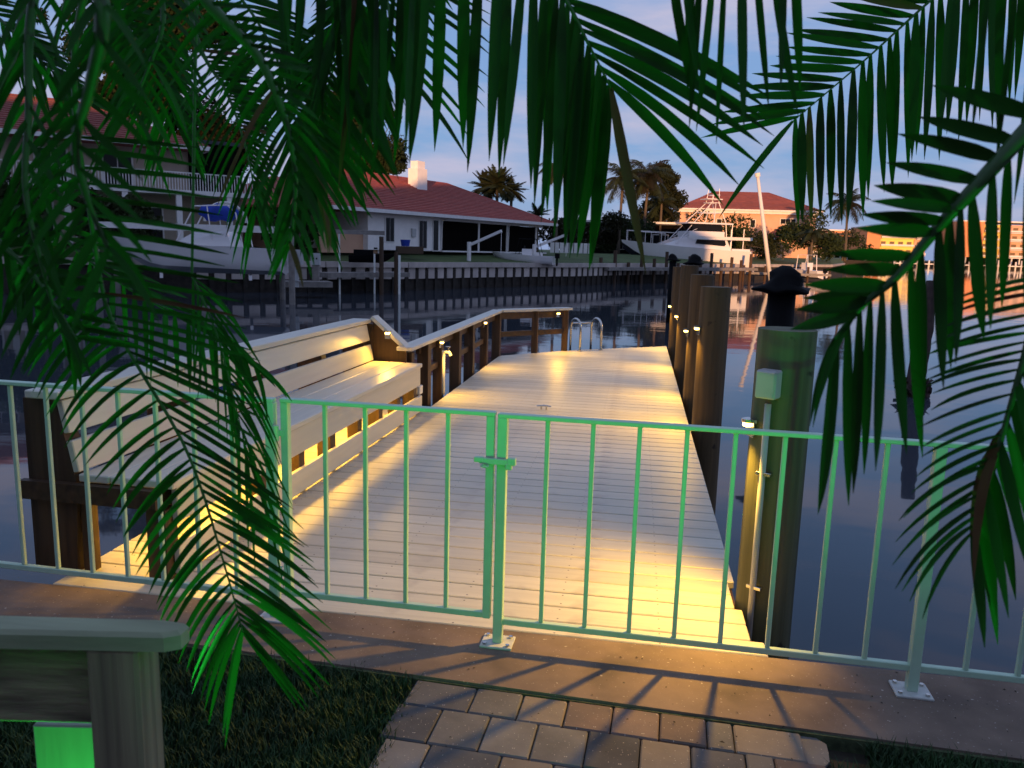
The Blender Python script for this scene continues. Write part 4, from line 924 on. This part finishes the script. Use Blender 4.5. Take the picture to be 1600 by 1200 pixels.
def tree(name, label, base, h, blobs, n, size, M, group=None, tr=.3):
    t_ = thing(name, label, 'tree' if 'tree' in name else 'shrub', base, group)
    tb = MB(); top = max(blobs, key=lambda q: q[3]); tb.tube([base, base + Vector((U(-.3, .3), U(-.3, .3), h * .35)), base + Vector((top[0] * .5, top[1] * .5, h * .62))], [tr, tr * .8, tr * .5], 8)
    for q in blobs[:7]: tb.tube([base + Vector((0, 0, h * .35)), base + Vector((q[0] * .6, q[1] * .6, lerp(h * .35, q[2], .6))), base + Vector((q[0], q[1], q[2]))], [tr * .42, tr * .25, tr * .08], 6)
    tb.build('trunk', m_bark, t_)
    vs, fs = leafcloud([(base.x + q[0], base.y + q[1], base.z + q[2], q[3], q[4]) for q in blobs], n, size)
    mb = MB(); mb.add(vs, fs); mb.build('crown', M, t_)
def blobset(w_, h, n, zlo=.45): return [(U(-.5, .5) * w_, U(-.4, .4) * w_, h * U(zlo, .88), w_ * U(.16, .30), U(.6, .9)) for _ in range(n)]
random.seed(21)
def crownset(spans, n):
    o_ = []
    for _ in range(n):
        cx, cz, rx_, rz_ = random.choice(spans); a = U(0, 6.283); q = U(0, 1) ** .6; r = U(.7, 1.5)
        o_.append((cx + rx_ * q * math.cos(a), U(-2, 2), cz + rz_ * q * math.sin(a), r, U(.6, .95)))
    return o_
tree('broadleaf_tree', 'dark broadleaf tree beside the chimney of the white house', plan(545, 86, 1.1), 14, crownset([(3.2, 11.5, 2.6, 3.2), (-.5, 13.5, 3.2, 3.2), (-4.5, 12.5, 3.2, 3.5), (5.2, 9.3, 1.4, 1.3), (1.5, 9.2, 3.2, 1.2), (-3, 9, 3, 1.6)], 60), 26000, .22, m_crown)
tree('broadleaf_tree', 'dark tree rising behind the left house porch', plan(340, 72, 1.1), 14, crownset([(0, 9.6, 2.0, 2.4), (1.6, 8.2, 1.2, 1.8), (-2.4, 11.2, 2.4, 2.2), (-1.5, 8.0, 2, 1.6)], 45), 18000, .20, m_crown)
tree('broadleaf_tree', 'tall dark tree above the red roof at the upper left', plan(215, 66, 1.1), 20, crownset([(0, 14.5, 3.5, 2.6), (4, 15.5, 3, 3), (-3.5, 17, 3.4, 2.6), (2, 19, 4, 2.4), (6.5, 17.5, 2, 2.4), (0, 12, 3, 1.5)], 80), 30000, .24, m_crown)
tree('broadleaf_tree', 'dark leafy tree right of the pair of tall palms', plan(1022, 116, 1.1), 12, crownset([(0, 9.5, 2.4, 2.6), (1.8, 7.2, 1.6, 2.4), (-.5, 6.0, 2.2, 2.0), (1.0, 11.5, 1.6, 1.2)], 40), 16000, .22, m_crown)
for k, (px_, dd_, w_, h, lb) in enumerate(((1115, 104, 7, 5.6, 'rounded dark shrub behind the fishing boat stern'), (1165, 108, 7.5, 5.2, 'broad dark shrub between the boat tower and the leaning spar'), (1225, 112, 6, 4.6, 'dark shrub right of the leaning spar'), (1270, 106, 6, 6.2, 'brownish bushy shrub below the coconut palm'), (1318, 124, 6, 4.4, 'low dark shrub at the point of the far bank'),
        (880, 96, 6, 4.4, 'dark shrub at the porch end of the white house'), (925, 98, 5.5, 4.8, 'dark shrub below the small fan palm row'), (985, 101, 6, 4.6, 'dark shrub in front of the dark flat building'), (470, 50, 3.2, 2.6, 'low shrub by the landing left of the terracotta wall'), (60, 41, 5, 3.2, 'dark shrub below the left house, farthest left'), (190, 43, 4, 2.4, 'dark shrub under the left house balcony'))):
    tree('shrub', lb, plan(px_, dd_, 1.0), h, blobset(w_, h, 7, .2), 3000, .22, m_crown2, None, .12)
def farpalm(px_, dd_, h, nf, fl, label, lean=(0, 0), M=None, droop=1.0, fan=False):
    base = plan(px_, dd_, 1.0); t_ = thing('palm_tree', label, 'palm tree', base); pts = [base + Vector((lean[0] * f_ ** 1.5, lean[1] * f_, h * f_)) for f_ in [k / 6 for k in range(7)]]
    MB().tube(pts, [.26, .2, .18, .17, .16, .16, .15], 8).build('trunk', m_bark, t_, smooth=True); top = pts[-1]
    for k in range(nf):
        az = 6.283 * k / nf + U(-.25, .25); el = U(-.5, 1.25); mb = MB(); dh = Vector((math.cos(az), math.sin(az), 0)); prev = None; pts2 = []; v = dh * math.cos(el) + Zv * math.sin(el); p = Vector(top); st = 9
        for i in range(st + 1):
            pts2.append(p.copy()); p += v * (fl * U(.9, 1.1) / st); v = (v + Vector((0, 0, -.20 * droop))).normalized()
        mb.tube(pts2, [lerp(.04, .01, i / st) for i in range(st + 1)], 4)
        sd_ = dh.cross(Zv)
        for i in range(1, st + 1):
            for sub in range(3):
                q = pts2[i - 1].lerp(pts2[i], sub / 3 + U(0, .3)); f_ = (i - 1 + sub / 3) / st; ll = fl * .34 * math.sin(math.pi * min(1, .18 + f_ * .82)) * U(.8, 1.1) + .08; fwd = (pts2[i] - pts2[i - 1]).normalized()
                for s_ in (-1, 1):
                    e = q + sd_ * (s_ * ll * .75) + fwd * (ll * .35) + Vector((0, 0, -ll * .55 * droop)); o_ = fwd * .075
                    mb.add([q - o_, q + o_, e], [(0, 1, 2)])
        mb.build('frond', M or m_palmfar, t_)
farpalm(1322, 112, 8.0, 24, 3.6, 'coconut palm with drooping fronds near the apartments', (-.4, 0))
farpalm(966, 98, 9.2, 30, 3.6, 'tall palm left of the pair above the dark flat building', (.2, 0))
farpalm(1004, 101, 9.9, 32, 3.8, 'tall palm right of the pair above the dark flat building', (.3, 0))
farpalm(1030, 106, 7.0, 14, 2.8, 'shorter palm beside the pair of tall palms')
farpalm(868, 92, 9.8, 24, 2.8, 'slender palm seen between hanging green leaflets')
farpalm(775, 84, 7.0, 46, 2.3, 'round headed fan palm behind the tile roof ridge', droop=.4); farpalm(757, 86, 6.9, 40, 2.1, 'smaller fan palm left of the round headed one', droop=.4); farpalm(797, 88, 6.8, 40, 2.0, 'smaller fan palm right of the round headed one', droop=.4)
farpalm(1268, 104, 3.6, 18, 2.6, 'short bushy palm beside the leaning spar'); farpalm(838, 82, 3.9, 14, 1.6, 'little palm tuft at the right end of the tile roof', droop=.5)

# ------------------------------------------------------------------ unseen houses added behind the viewer to keep the low sun off the dock
for k, (x0, x1, lb) in enumerate(((-13, 19, 'unseen two storey house added behind the viewer to block the sun'), (-48, -11.5, 'second unseen house added behind and left to block the sun'))):
    o_ = Vector((x0, -24 - 16 * k, -.07)); f_ = Fr(o_, 0); t_ = thing('sun_blocker_house', lb, 'house', o_); W_ = x1 - x0
    f_.part('wall', m_stucco, t_, 0, W_, 0, 12, 0, 8.0 + 1.2 * k)
    f_.v = -f_.v; f_.u = -f_.u; f_.o = o_ + Vector((W_, 12, 0))
    for a in range(2, int(W_) - 3, 5):
        for z in (.3, 3.2): window(f_, t_, a, a + 2.4, z + .1, z + 2.2, mull=2)
    hip_roof(f_, 0, W_, 0, 12, 8.1 + 1.2 * k, 3.6, t_, m_tile, 0, .7)

# ------------------------------------------------------------------ foreground palms: crown, fronds, leaflets
random.seed(5)
def palm(label, trunk, crown, rad):
    base = Vector(trunk[0]); t_ = thing('palm', label, 'palm', base, None)
    MB().tube([Vector(q) for q in trunk] + [crown], [rad * 1.25, rad, rad * .9, rad * .8], 14).build('trunk', m_bark, t_, smooth=True)
    return t_
def cat(pts, t):                                             # Catmull-Rom through the surveyed midrib
    n = len(pts) - 1; f = min(max(t, 0), 1) * n; i = min(int(f), n - 1); u = f - i
    P = [pts[max(0, min(n, i + k))] for k in (-1, 0, 1, 2)]; o = []
    for c in range(3):
        a, b_, c_, d_ = (q[c] for q in P); o.append(.5 * (2 * b_ + (c_ - a) * u + (2 * a - 5 * b_ + 4 * c_ - d_) * u * u + (3 * b_ - a - 3 * c_ + d_) * u ** 3))
    return o
COUNT = {}
def leaflet(mb, base, ctrl, tip, wd, twist, seg=7):
    base, ctrl, tip = Vector(base), Vector(ctrl), Vector(tip); k0 = len(mb.v); view = (CAM - base).normalized(); n = seg
    for i in range(n + 1):
        s_ = i / n; p = base * (1 - s_) ** 2 + ctrl * (2 * s_ * (1 - s_)) + tip * s_ * s_; T = ((ctrl - base) * (1 - s_) + (tip - ctrl) * s_).normalized()
        N = (view - T * view.dot(T)); N = N.normalized() if N.length > .05 else T.orthogonal().normalized()
        N = (Matrix.Rotation(twist * (1 - .35 * s_), 3, T) @ N); S = T.cross(N).normalized()
        w_ = wd * .5 * (min(1, .35 + s_ * 3.2)) * (1 - max(0, (s_ - .45) / .55) ** 1.9) + .0004
        if i == n: w_ = .0003
        mb.v += [p - S * w_ + N * w_ * .35, p.copy(), p + S * w_ + N * w_ * .35]
    for i in range(n):
        a = k0 + i * 3; mb.f += [(a, a + 1, a + 4, a + 3), (a + 1, a + 2, a + 5, a + 4)]
def frond(pal, crown, pts, sides, rad, label=None, M=None, single=True):
    rp = [cat(pts, i / 28) for i in range(29)]; wp = [at(*q) for q in rp]; mb = MB()
    n0 = len(wp); w0 = wp[0]
    pet = [Vector(crown).lerp(w0, f) + Vector((0, 0, .10 * math.sin(math.pi * f))) for f in (0, .25, .5, .75)]
    mb.tube(pet + wp, [rad * lerp(1.5, 1.05, k / 4) for k in range(4)] + [rad * lerp(1, .22, k / (n0 - 1)) for k in range(n0)], 7)
    fo = mb.build('frond', m_rachis, pal, smooth=True)
    if label: fo['label'] = label
    rest = MB()
    for sp in sides:
        keys = sp['k']; nn = sp['n']; wpx = sp['w']; arc = sp.get('arc', .12); jt = sp.get('j', .06); dz = sp.get('dz', 0.0); tw = sp.get('tw', .5); Ml = sp.get('M', m_leaf)
        for i in range(nn):
            t = lerp(sp.get('t0', 0), sp.get('t1', 1), (i + .5 + U(-.16, .16)) / nn); bx_, by_, bd = cat(pts, t)
            for a, b_ in zip(keys, keys[1:]):
                if a[0] <= t <= b_[0] or b_ is keys[-1]:
                    f = min(1, max(0, (t - a[0]) / max(1e-6, b_[0] - a[0]))); dx = lerp(a[1], b_[1], f); dy = lerp(a[2], b_[2], f); break
            ln = math.hypot(dx, dy); q = U(1 - jt * 1.6, 1 + jt); an = U(-jt, jt) * .9; dx, dy = q * (dx * math.cos(an) - dy * math.sin(an)), q * (dx * math.sin(an) + dy * math.cos(an))
            dd_ = dz + U(-.10, .10); tip = at(bx_ + dx, by_ + dy, bd * (1 + dd_)); ac = arc + U(-.05, .05)
            ctrl = at(bx_ + dx * (.5 + ac), by_ + dy * (.5 - ac), bd * (1 + dd_ * .35))
            Ml = m_dead if (Ml is m_leaf and R() < .05) else sp.get('M', m_leaf); wd = wpx * bd / 1230.0 * U(.8, 1.12); me = MB(); leaflet(me, at(bx_, by_, bd), ctrl, tip, wd, U(-tw, tw) + sp.get('twb', 0))
            if single and COUNT.get(pal.name, 0) < 298:
                COUNT[pal.name] = COUNT.get(pal.name, 0) + 1; org = at(bx_, by_, bd); place('leaflet', me.mesh('leaflet', Ml, org, True), org, fo)
            else: rest.add(me.v, me.f)
    if rest.v: o = rest.build('small_leaflets', M or m_leaf, fo, smooth=True); o['kind'] = 'stuff'
    return fo
cl_ = at(330, -520, 1.25); cr_ = at(1820, -330, 1.5)
PL = palm('palm with green lit fronds hanging over the left half and top centre', [(-1.35, -3.0, -.1), (-1.15, -3.0, 1.0), (-.8, -2.9, 2.0)], cl_, .07)
PR = palm('palm with broad green fronds reaching in from the right and upper right', [(2.6, -2.6, -.1), (2.45, -2.6, .9), (2.2, -2.5, 1.7)], cr_, .07)
# --- top centre
frond(PL, cl_, [(630, -45, 1.28), (750, -75, 1.28), (840, -50, 1.3), (884, 0, 1.3), (920, 70, 1.3), (955, 138, 1.3)], [
    dict(n=22, k=[(0, -15, 300), (.3, -20, 345), (.6, -22, 360), (.8, -30, 320), (1, -25, 285)], w=19, arc=-.06, tw=.6, j=.05),
    dict(n=8, t0=.56, t1=.97, k=[(.5, 320, 140), (.75, 300, 165), (.9, 225, 195), (1, 150, 195)], w=17, arc=.08, tw=.5, j=.03),
    dict(n=1, t0=.99, t1=1, k=[(0, 55, 275), (1, 55, 275)], w=18.9, arc=-.05, tw=.2)], .007)
# --- crossing frond with thin leaflets, left of the centre one
frond(PL, cl_, [(590, -110, 1.55), (604, -20, 1.55), (612, 95, 1.55)], [
    dict(n=13, k=[(0, 190, 70), (.5, 165, 110), (1, 118, 160)], w=7.7, arc=.05, tw=.4, j=.03), dict(n=12, k=[(0, -120, 120), (1, -55, 200)], w=8.4, arc=.1, tw=.5)], .004)
# --- dark hanging mass between
frond(PL, cl_, [(430, -70, 1.12), (520, -60, 1.12), (600, -50, 1.12), (660, -45, 1.12)], [dict(n=22, k=[(0, 5, 260), (.5, -20, 330), (1, -25, 300)], w=11.5, arc=-.05, tw=.9, j=.12)], .006)
frond(PL, cl_, [(565, -60, 1.2), (532, 40, 1.2), (505, 140, 1.2), (488, 240, 1.2)], [
    dict(n=24, k=[(0, 70, 220), (.5, 105, 190), (.85, 112, 110), (1, 75, 130)], w=10.5, arc=.05, tw=.6), dict(n=20, k=[(0, -60, 180), (.5, -60, 200), (1, -22, 175)], w=9.8, arc=.08, tw=.6),
    dict(n=5, t0=.9, t1=1, k=[(0, 40, 150), (1, 20, 160)], w=9.1, tw=.4, M=m_dead)], .006)
# --- blue grey arching midrib with ladder like leaflets
frond(PL, cl_, [(270, -60, .95), (340, 22, .95), (400, 85, .97), (432, 150, .98), (452, 215, 1.0), (462, 290, 1.02), (452, 385, 1.04)], [
    dict(n=26, k=[(0, 75, 5), (.4, 80, 22), (.7, 70, 120), (1, 20, 70)], w=7.7, arc=.12, tw=.4), dict(n=22, k=[(0, -70, 60), (.5, -60, 110), (.8, -45, 130), (1, -30, 60)], w=7.7, arc=.1, tw=.5)], .0085)
frond(PL, cl_, [(280, -40, 1.5), (315, 79, 1.5), (349, 135, 1.5), (371, 187, 1.5), (390, 255, 1.5), (401, 330, 1.5)], [
    dict(n=40, t0=.15, k=[(0, 75, 2), (.6, 62, 18), (1, 22, 90)], w=5.6, arc=.1, tw=.3, j=.04), dict(n=26, k=[(0, -65, 45), (.6, -50, 90), (1, -25, 120)], w=4.9, arc=.1, tw=.4)], .0045)
# --- long left frond, upper and lower length
frond(PL, cl_, [(150, -70, 1.02), (118, 60, 1.05), (120, 200, 1.1), (142, 340, 1.15), (165, 475, 1.2), (208, 560, 1.22), (280, 680, 1.25), (316, 768, 1.27), (344, 860, 1.28), (368, 944, 1.3), (380, 990, 1.3)], [
    dict(n=46, t0=.2, k=[(0, 150, 20), (.3, 215, 25), (.42, 225, 55), (.55, 185, 120), (.7, 170, 115), (.85, 165, 125), (.95, 120, 130), (1, 75, 120)], w=7.6, arc=.05, tw=.5, j=.05),
    dict(n=50, t0=.16, k=[(0, -90, 70), (.4, -110, 130), (.55, -125, 110), (.7, -100, 125), (.85, -85, 125), (.95, -55, 150), (1, -15, 190)], w=8.5, arc=.13, tw=.5, j=.05)], .0048)
# --- near blurred bright frond at the far left
frond(PL, cl_, [(150, -60, .62), (160, 40, .62), (140, 140, .64), (118, 230, .66), (140, 320, .68), (175, 400, .7)], [
    dict(n=11, k=[(0, 50, 110), (.4, 100, 110), (.7, 110, 90), (1, 70, 120)], w=12, arc=.06, tw=.6), dict(n=12, k=[(0, -60, 100), (.5, -90, 110), (1, -60, 130)], w=12, arc=.06, tw=.6)], .007)
# --- right: hanging and sideways leaflets from the long thin midrib
frond(PR, cr_, [(1690, -190, 1.9), (1560, -85, 1.9), (1455, 0, 1.9), (1350, 95, 1.9), (1238, 190, 1.9)], [
    dict(n=30, t0=.02, k=[(0, -10, 300), (.4, -12, 260), (.6, -6, 240), (.8, 0, 235), (.93, 5, 180), (1, 4, 165)], w=13, arc=-.03, tw=.4, j=.04),
    dict(n=19, t0=.4, t1=.985, k=[(.4, -135, -35), (.7, -140, -18), (.85, -138, -2), (1, -150, 45)], w=12.5, arc=.04, tw=.35, j=.04), dict(n=1, t0=.99, k=[(0, -118, 158), (1, -118, 158)], w=10.5, arc=0, tw=.2)], .0055)
# --- thick near frond
frond(PR, cr_, [(1690, 110, .82), (1600, 208, .82), (1517, 300, .83), (1467, 354, .85), (1400, 433, .87), (1350, 475, .88), (1300, 535, .9)], [
    dict(n=14, t0=.1, t1=.9, k=[(0, -170, -60), (.3, -150, -35), (.5, -130, -5), (.7, -128, 2), (.85, -105, 20), (1, -70, 60)], w=23, arc=-.02, tw=.35, j=.04),
    dict(n=15, t0=.12, t1=1, k=[(0, -10, 330), (.3, 5, 240), (.5, 8, 260), (.7, 5, 310), (.9, 0, 300), (1, -35, 270)], w=17.5, arc=-.1, tw=.6, j=.07),
    dict(n=4, t0=.85, t1=1, k=[(0, -100, 40), (1, -45, 150)], w=8.4, arc=.1, tw=.4)], .0105)
# --- lower right frond
frond(PR, cr_, [(1680, 420, .92), (1620, 500, .92), (1596, 575, .92), (1566, 680, .93), (1542, 760, .94), (1518, 835, .95)], [
    dict(n=26, k=[(0, -190, 45), (.35, -150, 40), (.6, -140, 70), (.85, -150, 130), (1, -70, 130)], w=6.3, arc=.14, tw=.4, j=.05),
    dict(n=11, t0=.35, k=[(.3, 60, 170), (.7, 45, 200), (1, 20, 190)], w=17.5, arc=.05, tw=.5, j=.06), dict(n=3, t0=.55, t1=.7, k=[(0, -50, 190), (1, -40, 190)], w=16.8, arc=.25, tw=.4, M=m_dead)], .006)
# --- dark strands hanging at the top between the two
frond(PR, cr_, [(1250, -60, 1.05), (1150, -70, 1.05), (1060, -55, 1.05), (1000, -50, 1.05)], [dict(n=11, t0=0, t1=.75, k=[(0, 5, 270), (.5, 8, 250), (1, 5, 130)], w=13.3, arc=-.03, tw=.9, j=.16)], .006)
frond(PR, cr_, [(1700, -60, .95), (1640, -40, .95), (1590, -50, .95), (1540, -70, .95)], [dict(n=8, k=[(0, 0, 420), (1, -10, 300)], w=11.2, arc=-.03, tw=.7, j=.12)], .006)
# --- finer fronds of the left palm
frond(PL, cl_, [(-70, -30, 1.5), (10, 40, 1.5), (60, 90, 1.5), (110, 140, 1.5)], [dict(n=22, k=[(0, 85, 10), (1, 70, 50)], w=6.3, arc=.02, tw=.4), dict(n=22, k=[(0, 10, 110), (1, 45, 90)], w=6.3, arc=.02, tw=.4)], .005)
frond(PL, cl_, [(60, -50, .95), (45, 60, .95), (45, 170, .95), (40, 300, .95), (70, 430, .97), (95, 520, 1.0)], [dict(n=14, k=[(0, 50, 110), (.5, 60, 130), (1, 60, 90)], w=9, arc=.12, tw=.9, j=.15), dict(n=20, k=[(0, -60, 110), (.5, -70, 150), (1, -70, 90)], w=9, arc=.12, tw=.9, j=.15)], .0065)
frond(PL, cl_, [(40, 250, 1.55), (100, 370, 1.55), (200, 450, 1.55), (300, 505, 1.55), (400, 570, 1.55)], [dict(n=22, k=[(0, 110, 40), (.5, 110, 40), (1, 60, 60)], w=7.7, arc=.1, tw=.5, j=.1), dict(n=24, k=[(0, -60, 130), (.5, 0, 120), (1, 20, 100)], w=7.7, arc=.15, tw=.5, j=.1)], .004)
frond(PL, cl_, [(300, 430, 1.4), (338, 520, 1.4), (365, 620, 1.4), (388, 720, 1.4)], [dict(n=22, k=[(0, 80, 90), (.5, 85, 150), (1, 60, 190)], w=4.2, arc=.1, tw=.4, j=.1), dict(n=16, k=[(0, -10, 150), (1, 20, 170)], w=4.2, arc=.05, tw=.4, j=.1)], .0025)
frond(PL, cl_, [(240, -60, 1.3), (255, 30, 1.3), (230, 110, 1.3), (200, 180, 1.3)], [dict(n=16, k=[(0, 90, 90), (1, 60, 130)], w=7, arc=.1, tw=.7, j=.12), dict(n=16, k=[(0, -80, 80), (1, -70, 110)], w=7, arc=.1, tw=.7, j=.12)], .006)
frond(PL, cl_, [(-60, 330, 1.1), (0, 380, 1.1), (60, 440, 1.1), (120, 530, 1.1)], [dict(n=13, k=[(0, 80, -40), (1, 110, 30)], w=12.6, arc=.05, tw=.7, j=.12), dict(n=15, k=[(0, 10, 150), (1, 10, 90)], w=12.6, arc=.1, tw=.7, j=.12)], .006)

frond(PL, cl_, [(330, -60, 1.7), (400, 30, 1.7), (440, 110, 1.7), (470, 200, 1.7), (480, 300, 1.7)], [dict(n=40, k=[(0, 100, 20), (.6, 95, 60), (1, 50, 130)], w=7, arc=.08, tw=.4, j=.06), dict(n=36, k=[(0, -90, 60), (.6, -70, 100), (1, -35, 140)], w=7, arc=.1, tw=.4, j=.06)], .004, single=False)
frond(PL, cl_, [(120, -60, 1.6), (190, 30, 1.6), (240, 100, 1.6), (275, 190, 1.6)], [dict(n=34, k=[(0, 90, 0), (.6, 90, 50), (1, 45, 120)], w=7, arc=.08, tw=.4, j=.06), dict(n=30, k=[(0, -70, 70), (1, -40, 120)], w=7, arc=.1, tw=.4, j=.06)], .004, single=False)
frond(PL, cl_, [(640, -90, 1.7), (560, 10, 1.7), (520, 110, 1.7), (505, 220, 1.7)], [dict(n=34, k=[(0, -110, 40), (.6, -90, 90), (1, -40, 140)], w=8, arc=.08, tw=.4, j=.06), dict(n=30, k=[(0, 90, 80), (1, 60, 150)], w=8, arc=.1, tw=.4, j=.06)], .004, single=False)
